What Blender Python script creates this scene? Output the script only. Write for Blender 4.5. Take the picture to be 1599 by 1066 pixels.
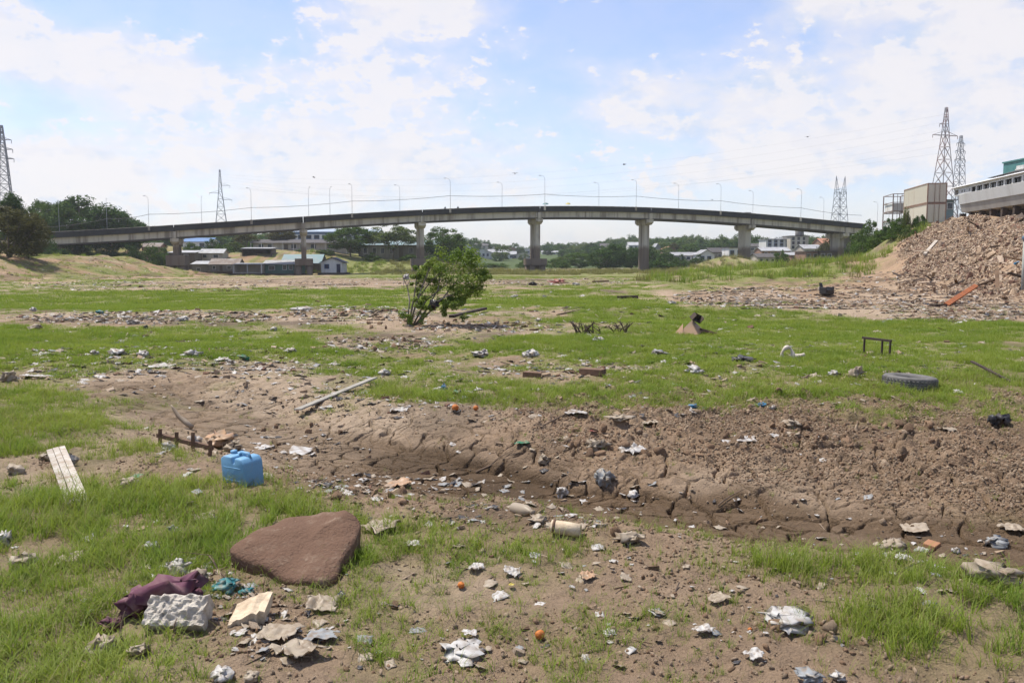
import bpy, math, random
import numpy as np
from mathutils import Vector, Matrix, Euler

for o in list(bpy.data.objects):
    bpy.data.objects.remove(o)
S = bpy.context.scene
COL = S.collection
rad = math.radians

# ---------------------------------------------------------------- camera
F, CX, CY, HZ = 1385.0, 799.5, 533.0, 405.0      # focal length and horizon in photo pixels
CAMZ = 2.0
PITCH = math.atan((CY - HZ) / F)
cam = bpy.data.cameras.new('camera')
cam.sensor_width = 36.0
cam.lens = 36.0 * F / 1599.0
cam.clip_start, cam.clip_end = 0.1, 20000
camo = bpy.data.objects.new('camera', cam)
camo.location = (0, 0, CAMZ)
camo.rotation_euler = (math.pi / 2 - PITCH, 0, 0)
COL.objects.link(camo)
S.camera = camo

# ---------------------------------------------------------------- light, exposure
SUN_EL, SUN_AZ = 66.0, 297.0      # azimuth clockwise from +Y
EXPOSURE = 0.74
sd = Vector((math.sin(rad(SUN_AZ)) * math.cos(rad(SUN_EL)), math.cos(rad(SUN_AZ)) * math.cos(rad(SUN_EL)), math.sin(rad(SUN_EL))))
sun = bpy.data.lights.new('sun', 'SUN')
sun.energy = 3.7
sun.angle = rad(0.8)
sun.color = (1.0, 0.94, 0.84)
suno = bpy.data.objects.new('sun', sun)
suno.rotation_euler = sd.to_track_quat('Z', 'Y').to_euler()
COL.objects.link(suno)
S.view_settings.view_transform = 'Standard'
S.view_settings.look = 'None'
S.view_settings.exposure = EXPOSURE
S.view_settings.gamma = 1.0
S.view_settings.use_curve_mapping = False
try:
    S.cycles.max_bounces = 4
    S.cycles.diffuse_bounces = 2
    S.cycles.transparent_max_bounces = 8
    S.cycles.volume_bounces = 1
    S.cycles.use_denoising = True
    S.cycles.use_adaptive_sampling = True
    S.cycles.adaptive_threshold = 0.02
except Exception:
    pass

# ---------------------------------------------------------------- world: physical sky with a broken cloud layer
W = bpy.data.worlds.new('World')
S.world = W
W.use_nodes = True
nt = W.node_tree
nt.nodes.clear()


class NT:
    """small helper for node trees"""
    def __init__(s, tree):
        s.t = tree

    def n(s, typ, **kw):
        nd = s.t.nodes.new(typ)
        for k, v in kw.items():
            setattr(nd, k, v)
        return nd

    def put(s, sock, v):
        if hasattr(v, 'is_output') or isinstance(v, bpy.types.NodeSocket):
            s.t.links.new(v, sock)
        elif v is not None:
            sock.default_value = v

    def math(s, op, a, b=None, c=None, clamp=False):
        nd = s.n('ShaderNodeMath', operation=op)
        nd.use_clamp = clamp
        s.put(nd.inputs[0], a)
        if b is not None:
            s.put(nd.inputs[1], b)
        if c is not None:
            s.put(nd.inputs[2], c)
        return nd.outputs[0]

    def noise(s, vec, scale, detail=6, rough=0.55, dist=0.0, lac=2.0):
        nd = s.n('ShaderNodeTexNoise')
        if vec is not None:
            s.put(nd.inputs['Vector'], vec)
        nd.inputs['Scale'].default_value = scale
        nd.inputs['Detail'].default_value = detail
        nd.inputs['Roughness'].default_value = rough
        nd.inputs['Distortion'].default_value = dist
        return nd.outputs[0]

    def ramp(s, fac, lo, hi, smooth=True):
        nd = s.n('ShaderNodeMapRange')
        nd.interpolation_type = 'SMOOTHSTEP' if smooth else 'LINEAR'
        s.put(nd.inputs[0], fac)
        nd.inputs[1].default_value = lo
        nd.inputs[2].default_value = hi
        return nd.outputs[0]

    def mix(s, fac, a, b):
        nd = s.n('ShaderNodeMix', data_type='RGBA')
        s.put(nd.inputs[0], fac)
        s.put(nd.inputs[6], a)
        s.put(nd.inputs[7], b)
        return nd.outputs[2]

    def mul(s, col, fac):
        nd = s.n('ShaderNodeMix', data_type='RGBA', blend_type='MULTIPLY')
        nd.inputs[0].default_value = 1.0
        s.put(nd.inputs[6], col)
        s.put(nd.inputs[7], fac)
        return nd.outputs[2]


def build_world():
    k = NT(nt)
    sky = k.n('ShaderNodeTexSky')
    sky.sky_type = 'NISHITA'
    sky.sun_disc = False
    sky.sun_elevation = rad(SUN_EL)
    sky.sun_rotation = rad(SUN_AZ)
    sky.altitude = 50
    sky.air_density = 1.0
    sky.dust_density = 0.9
    sky.ozone_density = 2.0
    tc = k.n('ShaderNodeTexCoord')
    sep = k.n('ShaderNodeSeparateXYZ')
    k.put(sep.inputs[0], tc.outputs['Generated'])
    X, Y, Z = sep.outputs
    # azimuth / elevation of the direction, in degrees
    az = k.math('MULTIPLY', k.math('ARCTAN2', X, Y), 57.2958)
    el = k.math('MULTIPLY', k.math('ARCSINE', Z), 57.2958)
    # coordinates of a cloud sheet overhead
    zz = k.math('ADD', k.math('MAXIMUM', Z, 0.0), 0.16)
    cx = k.math('DIVIDE', X, zz)
    cy = k.math('DIVIDE', Y, zz)
    cv = k.n('ShaderNodeCombineXYZ')
    k.put(cv.inputs[0], cx)
    k.put(cv.inputs[1], cy)
    cv.inputs[2].default_value = 3.7
    sheet = k.noise(cv.outputs[0], 1.15, 5, 0.56, 0.25)
    fine = k.noise(cv.outputs[0], 4.2, 4, 0.62, 0.3)
    # clumpy cumulus in direction space
    dv = k.n('ShaderNodeCombineXYZ')
    k.put(dv.inputs[0], k.math('MULTIPLY', az, 0.1))
    k.put(dv.inputs[1], k.math('MULTIPLY', el, 0.17))
    puff = k.noise(dv.outputs[0], 2.1, 6, 0.6, 0.15)
    puff2 = k.noise(dv.outputs[0], 6.5, 4, 0.6, 0.1)
    # banks of cloud and clear gaps seen in the photograph: (az, el, width, height, weight)
    blobs = [(-24.0, 12.3, 4.2, 1.6, .30), (-30.5, 11.2, 3.5, 1.6, .20), (-29.3, 14.6, 1.3, 1.3, .30), (-10, 13.2, 8, 3.0, .22), (-15, 6.5, 13, 3.2, .21),
             (-8, 17.0, 6, 1.8, .22), (9.5, 10.2, 5.0, 1.8, .24), (26, 11.0, 9, 5.5, .26), (19.5, 15.8, 3.2, 1.4, .22),
             (-4, 15.5, 6, 2, .12), (13, 5.0, 4.5, 1.2, .16), (-27, 4.3, 3.2, 1.6, .26), (17, 6.0, 5, 1.6, .14),
             (-21.5, 16.0, 7.5, 2.6, -.42), (8.5, 14.3, 8.5, 3.0, -.17), (2.0, 9.2, 4.5, 1.6, -.06), (17, 11.5, 5, 1.0, -.06), (-31, 8.2, 3, 1.2, -.10), (15, 3.3, 6, 1.3, -.12)]
    ae = k.n('ShaderNodeCombineXYZ')
    k.put(ae.inputs[0], az)
    k.put(ae.inputs[1], el)
    acc = None
    for (a0, e0, wa, we, wt) in blobs:
        mp = k.n('ShaderNodeMapping', vector_type='TEXTURE')
        mp.inputs['Location'].default_value = (a0, e0, 0)
        mp.inputs['Scale'].default_value = (wa * 2.0, we * 2.0, 1)
        k.put(mp.inputs['Vector'], ae.outputs[0])
        gr = k.n('ShaderNodeTexGradient', gradient_type='SPHERICAL')
        k.put(gr.inputs[0], mp.outputs[0])
        acc = k.math('MULTIPLY_ADD', gr.outputs['Fac'], wt * 1.15, 0.0 if acc is None else acc)
    base = k.math('ADD', k.math('MULTIPLY', sheet, 0.42), k.math('MULTIPLY', puff, 0.46))
    base = k.math('ADD', base, k.math('MULTIPLY', k.math('SUBTRACT', fine, 0.5), 0.16))
    dens = k.math('ADD', base, acc)
    cover = k.ramp(dens, 0.40, 0.70)
    crisp = k.math('ADD', k.math('MULTIPLY', puff2, 0.5), k.math('MULTIPLY', puff, 0.6))
    crisp = k.math('ADD', crisp, k.math('MULTIPLY', acc, 0.55))
    heads = k.math('MULTIPLY', k.ramp(crisp, 0.60, 0.69), 0.85)
    mask = k.math('MAXIMUM', k.math('MULTIPLY', cover, 0.86), heads)
    lowhaze = k.math('MULTIPLY', k.ramp(el, 9.0, -1.0), 0.35)
    mask = k.math('MAXIMUM', mask, lowhaze)
    mask = k.math('ADD', k.math('MULTIPLY', mask, 0.82), 0.18)      # thin veil of high cloud everywhere
    # cloud colour: white tops, pale blue-grey thicker bases
    thick = k.ramp(k.noise(dv.outputs[0], 3.1, 5, 0.55, 0.2), 0.42, 0.70)
    ccol = k.mix(thick, (0.95, 0.915, 0.935, 1), (0.72, 0.80, 0.95, 1))
    ccol = k.mix(heads, ccol, (1.0, 0.955, 0.95, 1))
    bg1 = k.n('ShaderNodeBackground')
    k.put(bg1.inputs[0], k.mul(sky.outputs[0], (1.0, 0.95, 1.06, 1)))
    bg1.inputs[1].default_value = 0.11
    bg2 = k.n('ShaderNodeBackground')
    k.put(bg2.inputs[0], ccol)
    bg2.inputs[1].default_value = 0.575
    mx = k.n('ShaderNodeMixShader')
    k.put(mx.inputs[0], mask)
    k.put(mx.inputs[1], bg1.outputs[0])
    k.put(mx.inputs[2], bg2.outputs[0])
    out = k.n('ShaderNodeOutputWorld')
    k.put(out.inputs[0], mx.outputs[0])


build_world()
W.cycles.sampling_method = 'MANUAL'
W.cycles.sample_map_resolution = 512

# ---------------------------------------------------------------- numeric helpers
CA, SA = math.cos(PITCH), math.sin(PITCH)


def ray(px, py):
    u, v = (px - CX) / F, (CY - py) / F
    return np.array([u, CA + v * SA, -SA + v * CA])


def at(px, py, Y):
    d = ray(px, py)
    return Vector((d[0] * Y / d[1], Y, CAMZ + d[2] * Y / d[1]))


def pix(x, y, z):
    dz = z - CAMZ
    dep = np.maximum(y * CA - dz * SA, 0.05)
    return CX + F * x / dep, CY - F * (y * SA + dz * CA) / dep


def _h(ix, iy, iz, seed):
    u = np.uint32
    h = ix.astype(np.int32).view(u) * u(374761393) + iy.astype(np.int32).view(u) * u(668265263) + iz.astype(np.int32).view(u) * u(2147483647) + u((seed * 974634777) & 0xFFFFFFFF)
    h = (h ^ (h >> u(13))) * u(1274126177)
    h = (h ^ (h >> u(16))) * u(2246822519)
    return ((h ^ (h >> u(15))) & u(0xFFFFFF)) * (1.0 / 0xFFFFFF)


def vn2(x, y, seed=0):
    ix, iy = np.floor(x), np.floor(y)
    fx, fy = x - ix, y - iy
    fx, fy = fx * fx * (3 - 2 * fx), fy * fy * (3 - 2 * fy)
    z = np.zeros_like(ix)
    a, b = _h(ix, iy, z, seed), _h(ix + 1, iy, z, seed)
    c, d = _h(ix, iy + 1, z, seed), _h(ix + 1, iy + 1, z, seed)
    return (a + (b - a) * fx) * (1 - fy) + (c + (d - c) * fx) * fy


def fbm2(x, y, oct=4, seed=0, gain=0.5):
    s, amp, tot = 0.0, 1.0, 0.0
    for i in range(oct):
        s = s + amp * vn2(x * (2 ** i) + 17.3 * i, y * (2 ** i) - 9.1 * i, seed + i)
        tot += amp
        amp *= gain
    return s / tot


def vn3(p, seed=0):
    i = np.floor(p)
    f = p - i
    f = f * f * (3 - 2 * f)
    r = 0
    for dx in (0, 1):
        for dy in (0, 1):
            for dz in (0, 1):
                w = (f[:, 0] if dx else 1 - f[:, 0]) * (f[:, 1] if dy else 1 - f[:, 1]) * (f[:, 2] if dz else 1 - f[:, 2])
                r = r + w * _h(i[:, 0] + dx, i[:, 1] + dy, i[:, 2] + dz, seed)
    return r


def fbm3(p, oct=3, seed=0):
    s, a, t = 0, 1.0, 0
    for i in range(oct):
        s = s + a * vn3(p * (2 ** i) + 5.7 * i, seed + i)
        t += a
        a *= 0.5
    return s / t


def sst(v):
    v = np.clip(v, 0, 1)
    return v * v * (3 - 2 * v)


def voro(x, y, seed=0):
    """distance to nearest cell border (2-D Voronoi)"""
    ix, iy = np.floor(x), np.floor(y)
    z = np.zeros_like(ix)
    pts = []
    for dx in (-1, 0, 1):
        for dy in (-1, 0, 1):
            cx_, cy_ = ix + dx, iy + dy
            jx, jy = _h(cx_, cy_, z, seed), _h(cx_, cy_, z + 1, seed)
            pts.append(np.stack([cx_ + .1 + .8 * jx - x, cy_ + .1 + .8 * jy - y]))
    P = np.stack(pts)
    D = (P ** 2).sum(1)
    k = D.argmin(0)
    N = np.take_along_axis(P, k[None, None, ...].repeat(2, 1), 0)[0]
    best = np.full(x.shape, 9.0)
    for q in P:
        df = q - N
        L = np.sqrt((df ** 2).sum(0))
        m = ((q + N) * .5 * df).sum(0) / np.maximum(L, 1e-6)
        best = np.where(L > 1e-5, np.minimum(best, m), best)
    return best


# ---------------------------------------------------------------- terrain
GX = np.array([-9, -6.2, -4.6, -3.4, -2.1, -1.2, -.48, .23, .89, 1.67, 2.36, 2.97, 4.2, 7, 12])
GN_ = np.array([12.6, 11.2, 9.6, 8.5, 7.5, 7.0, 6.7, 6.43, 6.14, 5.78, 5.45, 5.14, 4.6, 3.9, 3])
BX = np.array([-9, -5.5, -4.4, -3.2, -1.85, -.7, .33, 1.2, 2.26, 3.2, 3.95, 6, 12])
BY = np.array([14.5, 13.6, 12.9, 11.7, 10.6, 9.7, 8.95, 8.4, 7.8, 7.3, 6.85, 6.2, 5.2])
FX = np.array([-9, -4.95, -3.5, -2.1, -.83, .4, 1.5, 2.3, 4, 6.6, 12])
FY = np.array([16.4, 14.9, 13.9, 12.3, 11.5, 10.9, 10.6, 10.8, 11.1, 11.5, 12])
DX = np.array([-8, -6, -4.5, -2.5, 0, 4, 8, 14])
DD = np.array([0, .03, .20, .31, .39, .41, .37, .27])
CREST = np.array([[24, 0], [30, 25], [36, 50], [43, 75], [48.5, 95], [53.5, 115], [60, 134], [74, 165], [93, 205], [112, 250], [150, 330]], float)


def crest_d(x, y):
    """signed distance to the right bank's crest: positive on the bank side"""
    best = np.full(np.shape(x), 1e9)
    sg = np.ones(np.shape(x))
    for a, b in zip(CREST[:-1], CREST[1:]):
        d = b - a
        L2 = (d ** 2).sum()
        t = np.clip(((x - a[0]) * d[0] + (y - a[1]) * d[1]) / L2, 0, 1)
        qx, qy = x - a[0] - t * d[0], y - a[1] - t * d[1]
        q = np.sqrt(qx * qx + qy * qy)
        s = np.sign(qx * d[1] - qy * d[0])
        sg = np.where(q < best, s, sg)
        best = np.minimum(q, best)
    return best * sg


def gully(x, y):
    """returns (height offset, 0..1 how deep in the gully)"""
    wob = (fbm2(x * 1.3, y * 1.3, 3, 71) - .5) * .7
    yy = y + wob
    n, b, f = np.interp(x, GX, GN_), np.interp(x, BX, BY), np.interp(x, FX, FY)
    dep = np.interp(x, DX, DD)
    s1 = np.clip((yy - n) / (b - n), 0, 1)
    s2 = np.clip((yy - b - .10 * (f - b)) / ((f - b) * .9), 0, 1)
    pr1 = sst(s1 / .72)
    steep = np.interp(x, [-6, -2, 0, 1.5, 3, 6], [.8, .8, .5, .55, .8, .95])
    pr2 = 1 - np.power(s2, steep)
    pr = np.where(yy < b, pr1, pr2)
    return -dep * pr, pr * (dep > .02)


def H(x, y):
    x, y = np.asarray(x, float), np.asarray(y, float)
    z = np.zeros_like(x) + .05
    r = np.hypot(x, y)
    z = z - 1.3 * sst((y - 18) / 190)
    z = z + (fbm2(x / 9., y / 9., 3, 3) - .5) * .34 * sst((r - 9) / 14)
    z = z + (fbm2(x / 2.2, y / 2.2, 3, 5) - .5) * .12
    z = z + (fbm2(x / 40., y / 40., 2, 8) - .5) * .8 * sst((r - 50) / 60)
    z = z + gully(x, y)[0]
    # hump the shrub grows on, and low swells in the plain
    for (cx, cy, sx, sy, h) in ((-3.0, 27, 4, 2.5, .25), (3.5, 25.0, 5, 2.2, .16), (-10, 30, 8, 3, .2), (-7, 17.5, 3.5, 1.6, .14), (6, 15, 5, 2, .1), (9, 33, 8, 3, .22)):
        z = z + h * np.exp(-((x - cx) / sx) ** 2 - ((y - cy) / sy) ** 2)
    z = z - .75 * np.exp(-((x + 62) / 34) ** 2 - ((y - 216) / 32) ** 2)
    # left spur of the bank and the land behind it
    z = z + 3.5 * sst((y - 68) / 62) * sst((-x - 56 + (fbm2(x / 12, y / 12, 2, 31) - .5) * 10) / 18) * (1 - sst((y - 158) / 34) * sst((x + 108) / 18))
    z = z + 2.2 * sst((y - 185) / 60) * sst((-x - 98) / 30)
    z = z + 2.6 * sst((y - 236) / 22) * sst((-x - 40) / 20)
    z = z + 3.4 * sst((y - 228) / 40) * sst((-x - 8) / 18) * sst((110 + x) / 40)
    # right bank
    cd = crest_d(x, y) + (fbm2(x / 5, y / 5, 3, 41) - .5) * 3.2
    top = np.interp(y, [0, 50, 75, 100, 118, 250, 400], [4.0, 4.6, 5.2, 6.45, 6.75, 6.5, 8])
    z = z + (top - z) * sst((cd + 9.5) / 10.5)
    z = z + 2.3 * sst((y - 70) / 45) * sst((cd + 42) / 38) * (1 - sst((cd + 9.5) / 10.5)) * (1 - .6 * sst((y - 170) / 60))
    bank = np.maximum(sst((-x - 45) / 12) * sst((y - 60) / 15), sst((cd + 36) / 10) * sst((y - 40) / 15)) * (1 - sst((y - 300) / 60))
    z = z + bank * ((fbm2(x / 4.5, y / 4.5, 4, 170, .6) - .5) * 1.5)
    # spoil heap near the right-hand pier
    z = z + 4.0 * np.exp(-((x - 58) / 11) ** 2 - ((y - 238) / 12) ** 2)
    # distant hills
    z = z + 9 * sst((y - 340) / 420) + 14 * sst((y - 700) / 1500)
    z = z + 5 * sst((y - 300) / 120) * sst((x - 50) / 60)
    z = z + (fbm2(x / 140., y / 140., 3, 12) - .5) * 7 * sst((r - 380) / 500)
    return z


def ground(px, py, ymax=420):
    """where the view ray through a photo pixel meets the terrain"""
    d = ray(px, py)
    t0, t1 = 2.5, ymax
    for n in (500, 24):
        t = np.geomspace(t0, t1, n)
        x, y, z = d[0] * t, d[1] * t, CAMZ + d[2] * t
        h = H(x, y)
        i = int(np.argmax(h >= z))
        if h[i] < z[i]:
            i = n - 1
        t0, t1 = t[max(i - 1, 0)], t[i]
    return Vector((x[i], y[i], h[i]))


def hz(x, y):
    return float(H(np.array([x]), np.array([y]))[0])


# plan of the vegetation: (px, py, half width, half height, weight) read off the photograph and laid on the terrain
GRASS = [(180, 471, 300, 11, 1.0), (60, 540, 170, 26, .85), (260, 535, 200, 22, .75), (60, 645, 110, 48, 1.0), (130, 610, 90, 14, .4), (230, 640, 40, 25, .3), (110, 835, 210, 60, .85), (60, 930, 170, 110, 1.0),
         (120, 1030, 200, 70, 1.0), (270, 870, 120, 70, .7), (250, 780, 120, 30, .7), (420, 805, 120, 26, .75), (500, 545, 130, 18, .6), (660, 600, 95, 22, .95), (540, 575, 110, 14, .55), (880, 470, 130, 14, .8),
         (960, 505, 130, 16, .7), (800, 540, 170, 12, .8), (1010, 540, 180, 22, .9), (1150, 500, 150, 20, .9), (1180, 580, 220, 34, .95), (1400, 525, 180, 26, .85), (1420, 585, 160, 34, .85), (1530, 575, 70, 22, .9), (1000, 625, 190, 20, .75), (800, 615, 90, 20, .6),
         (1480, 950, 170, 80, 1.0), (1330, 1010, 120, 60, .7), (1560, 1030, 90, 50, .8), (650, 850, 130, 34, .7), (620, 905, 80, 60, .55), (520, 880, 60, 70, .5), (780, 850, 110, 24, .6), (940, 850, 110, 24, .5), (1150, 880, 120, 18, .55), (1300, 895, 110, 18, .5),
         (850, 1010, 110, 50, .45), (560, 1030, 60, 40, .35), (1020, 800, 60, 26, .3), (1080, 830, 60, 26, .3), (820, 760, 60, 20, .15), (480, 650, 60, 26, .3), (600, 415, 70, 18, .9), (1310, 412, 130, 16, .9), (1200, 425, 120, 8, .6), (60, 440, 160, 10, .6), (160, 425, 60, 8, .3), (1400, 440, 90, 5, .5), (900, 432, 300, 7, .45),
         (1090, 447, 160, 8, .45), (420, 455, 200, 6, .5), (620, 470, 120, 10, .4), (1470, 510, 130, 9, .5)]
BARE = [(1330, 715, 330, 62, 1.2), (1000, 720, 200, 70, 1.1), (760, 720, 200, 70, 1.1), (560, 720, 160, 60, 1.1), (420, 650, 130, 50, .5), (330, 690, 80, 50, .35), (300, 600, 150, 16, .2), (230, 497, 210, 10, .7), (60, 500, 100, 12, .6), (560, 492, 110, 14, .55), (600, 535, 90, 14, .6),
        (800, 512, 130, 12, .9), (650, 505, 70, 14, .8), (1290, 463, 240, 20, 1.0), (1480, 480, 150, 18, 1.1), (1120, 462, 80, 8, .6), (300, 443, 300, 12, .6), (620, 440, 200, 6, .7), (900, 440, 120, 6, .5), (1080, 960, 220, 100, .65), (760, 960, 110, 90, .45), (430, 1010, 110, 60, .9), (330, 940, 80, 40, .4), (40, 760, 80, 40, .5),
        (1150, 1040, 160, 60, .7), (850, 585, 130, 9, .6), (870, 630, 60, 14, .3), (400, 580, 90, 16, .6), (120, 590, 100, 10, .5), (1230, 630, 160, 10, .5), (1540, 620, 70, 12, .5), (1540, 490, 90, 12, .6)]


def veg(x, y, z):
    px, py = pix(x, y, z)
    g = np.full(np.shape(x), .41)
    inside = (y > 2)
    for L, sgn in ((GRASS, 1), (BARE, -1)):
        for (cx, cy, rx, ry, w) in L:
            r2 = ((px - cx) / rx) ** 2 + ((py - cy) / ry) ** 2
            g = g + np.where(inside, sgn * w * np.exp(-r2 * r2 * .6), 0) * .62
    g = g - gully(x, y)[1] * .55
    n1 = fbm2(x / .9, y / .9, 5, 51, .62)
    n2 = fbm2(x / 6., y / 6., 3, 57)
    g = g + (n1 - .5) * 2.1 + (n2 - .5) * .8
    cd = crest_d(x, y)
    g = g - .9 * sst((cd + 16) / 6) * (y < 116)
    g = g + 1.1 * sst((y - 60) / 10) * sst((-x - 36) / 10) * (fbm2(x / 9, y / 5, 4, 91, .6) - .50) * 2.2 * (y < 190)
    return np.clip(g, 0, 1)


def lerp(a, b, t):
    return a + (b - a) * t[..., None]


def soil(x, y, z, g):
    """albedo of the bare ground"""
    dry = np.array([.345, .265, .188])
    brown = np.array([.235, .163, .106])
    wet = np.array([.120, .080, .048])
    red = np.array([.285, .195, .125])
    pink = np.array([.290, .200, .130])
    c = np.broadcast_to(dry, x.shape + (3,)).copy()
    gd = gully(x, y)[1]
    far = sst((y - np.interp(x, BX, BY)) / 1.5) * (1 - sst((y - 13) / 3))
    c = lerp(c, np.broadcast_to(red, c.shape), far * sst((x + .5) / 2) * .75 * sst(fbm2(x * 1.5, y * 1.5, 3, 20) * 1.6))
    c = lerp(c, np.broadcast_to(brown, c.shape), sst(fbm2(x / 2.5, y / 2.5, 4, 61) * 2.6 - .8) * .8)
    wetn = sst((gd - .62 + (fbm2(x, y, 3, 66) - .5) * .5) * 3.2)
    c = lerp(c, np.broadcast_to(wet, c.shape), wetn * (.42 + .5 * sst((x + 3.0) / 2.5)))
    cd = crest_d(x, y)
    c = lerp(c, np.broadcast_to(pink, c.shape), np.maximum(sst((cd + 30) / 12) * sst((y - 40) / 20), sst((y - 70) / 20) * sst((-x - 40) / 12)) * sst(fbm2(x / 5, y / 5, 3, 77) * 2.2 - .3))
    c = lerp(c, np.broadcast_to(np.array([.25, .155, .098]), c.shape), sst((y - 70) / 20) * sst((-x - 44) / 12) * sst((fbm2(x / 6, y / 6, 4, 177, .6) - .42) * 5) * .8)
    river = np.array([.20, .150, .098])
    c = lerp(c, np.broadcast_to(river, c.shape), sst((y - 60) / 60) * sst((38 - np.abs(x)) / 10) * .7)
    mott = fbm2(x / 3.1, y / 3.1, 5, 160, .65)
    c = c * (1 - .55 * sst((mott - .47) * 4.5) * sst((y - 10) / 14))[..., None]
    c = c * (1 - .30 * sst((fbm2(x / 1.3, y / 1.3, 5, 163, .65) - .5) * 5) * (1 - sst((y - 14) / 6)))[..., None]
    green = np.array([.145, .165, .045])
    c = lerp(c, np.broadcast_to(green, c.shape), sst(g * 1.3) * np.where(y > 30, .9, .22 + .6 * sst((y - 8) / 12)))
    c = lerp(c, np.broadcast_to(np.array([.06, .085, .03]), c.shape), sst((y - 290) / 60))
    return c


def micro(x, y, g):
    gd = gully(x, y)[1]
    near = 1 - sst((np.hypot(x, y) - 16) / 10)
    rough = (fbm2(x / .11, y / .11, 3, 81, .6) - .5) * .055 + (fbm2(x / .45, y / .45, 3, 83) - .5) * .07
    lump = np.maximum(fbm2(x / .16, y / .16, 2, 87) - .56, 0) * .16
    clod = sst((y - np.interp(x, BX, BY) - .5) / 1) * (1 - sst((y - 12.5) / 1.2)) * sst((x + 1) / 2.5)
    mud = sst((gd - .5) * 4)
    d = (rough + lump * (.6 + 1.3 * clod)) * (1 - .75 * mud)
    # shrinkage cracks in the mud
    wx = x + (fbm2(x * 2.3, y * 2.3, 3, 14) - .5) * .5
    wy = y + (fbm2(x * 2.3, y * 2.3, 3, 15) - .5) * .5
    e = voro(wx / .48, wy / .42, 9) * .44
    e2 = voro(wx / .16 + 7, wy / .13, 10) * .14
    cw = sst((gd - .12 + (fbm2(x / .9, y / .9, 2, 16) - .5) * .7) * 3)
    wide = .007 + .034 * fbm2(x / .7, y / .7, 2, 18) ** 2
    d = d - cw * (.11 * (1 - np.clip(e / wide, 0, 1) ** 4) + .035 * (1 - np.clip(e2 / .007, 0, 1) ** 3) * (fbm2(x / .6, y / .6, 2, 19) > .5))
    return d * near


def axis(segs):
    out = [segs[0][0]]
    for a, b, s0, s1 in segs:
        v, n = a, 0
        while v < b - 1e-6:
            s = s0 + (s1 - s0) * (v - a) / (b - a)
            v = min(b, v + s)
            out.append(v)
    return np.unique(np.round(np.array(out), 5))


# ---------------------------------------------------------------- materials
MATS = {}


def newmat(name):
    m = bpy.data.materials.new(name)
    m.use_nodes = True
    m.node_tree.nodes.clear()
    MATS[name] = m
    return m, NT(m.node_tree)


def finish(k, col, rough=.85, bump=None, bstr=.3, bdist=.02, spec=.3, metal=0.0):
    b = k.n('ShaderNodeBsdfPrincipled')
    k.put(b.inputs['Base Color'], col)
    k.put(b.inputs['Roughness'], rough)
    b.inputs['Metallic'].default_value = metal
    b.inputs['Specular IOR Level'].default_value = spec
    if bump is not None:
        bn = k.n('ShaderNodeBump')
        bn.inputs['Strength'].default_value = bstr
        bn.inputs['Distance'].default_value = bdist
        k.put(bn.inputs['Height'], bump)
        k.put(b.inputs['Normal'], bn.outputs[0])
    o = k.n('ShaderNodeOutputMaterial')
    k.put(o.inputs[0], b.outputs[0])
    return b


def c4(c):
    return (c[0], c[1], c[2], 1)


def plain(name, col, col2=None, scale=3.0, rough=.85, spec=.3, metal=0.0, bump=.25, bdist=.02, rnd=0.12, lo=.35, hi=.7, streak=False):
    """weathered surface: two tones by noise plus a per-object shift"""
    if name in MATS:
        return MATS[name]
    m, k = newmat(name)
    tc = k.n('ShaderNodeTexCoord')
    vec = tc.outputs['Object']
    if streak:
        mp = k.n('ShaderNodeMapping')
        mp.inputs['Scale'].default_value = (1, 1, .12)
        k.put(mp.inputs[0], vec)
        vec = mp.outputs[0]
    n1 = k.noise(vec, scale, 6, .62, .2)
    n2 = k.noise(vec, scale * 6.3, 4, .6)
    col2 = col2 or tuple(c * .6 for c in col)
    f = k.ramp(k.math('ADD', k.math('MULTIPLY', n1, .75), k.math('MULTIPLY', n2, .25)), lo, hi)
    c = k.mix(f, c4(col), c4(col2))
    oi = k.n('ShaderNodeObjectInfo')
    v = k.math('ADD', k.math('MULTIPLY', oi.outputs['Random'], rnd * 2), 1 - rnd)
    cc = k.n('ShaderNodeCombineXYZ')
    for i in range(3):
        k.put(cc.inputs[i], v)
    c = k.mul(c, cc.outputs[0])
    finish(k, c, rough, n2, bump, bdist, spec, metal)
    return m


def ground_mat():
    m, k = newmat('riverbed_soil')
    a = k.n('ShaderNodeVertexColor')
    a.layer_name = 'soil'
    g = k.n('ShaderNodeNewGeometry')
    n1 = k.noise(g.outputs['Position'], 9, 8, .68)
    n2 = k.noise(g.outputs['Position'], 60, 5, .65)
    n3 = k.noise(g.outputs['Position'], .9, 6, .6)
    t = k.math('ADD', k.math('MULTIPLY', n1, .5), k.math('ADD', k.math('MULTIPLY', n2, .35), k.math('MULTIPLY', n3, .3)))
    v = k.n('ShaderNodeMapRange')
    k.put(v.inputs[0], t)
    v.inputs[1].default_value, v.inputs[2].default_value = .35, .8
    v.inputs[3].default_value, v.inputs[4].default_value = .62, 1.42
    cc = k.n('ShaderNodeCombineXYZ')
    for i in range(3):
        k.put(cc.inputs[i], v.outputs[0])
    c = k.mul(a.outputs['Color'], cc.outputs[0])
    # pale dry crumbs
    sp = k.ramp(k.noise(g.outputs['Position'], 34, 3, .5), .64, .72)
    c = k.mix(k.math('MULTIPLY', sp, .35), c, (.38, .285, .20, 1))
    n4 = k.noise(g.outputs['Position'], 26, 5, .7)
    finish(k, c, .95, k.math('ADD', n1, k.math('ADD', k.math('MULTIPLY', n4, .7), k.math('MULTIPLY', n2, .4))), 1.0, .05, .12)
    return m


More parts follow.
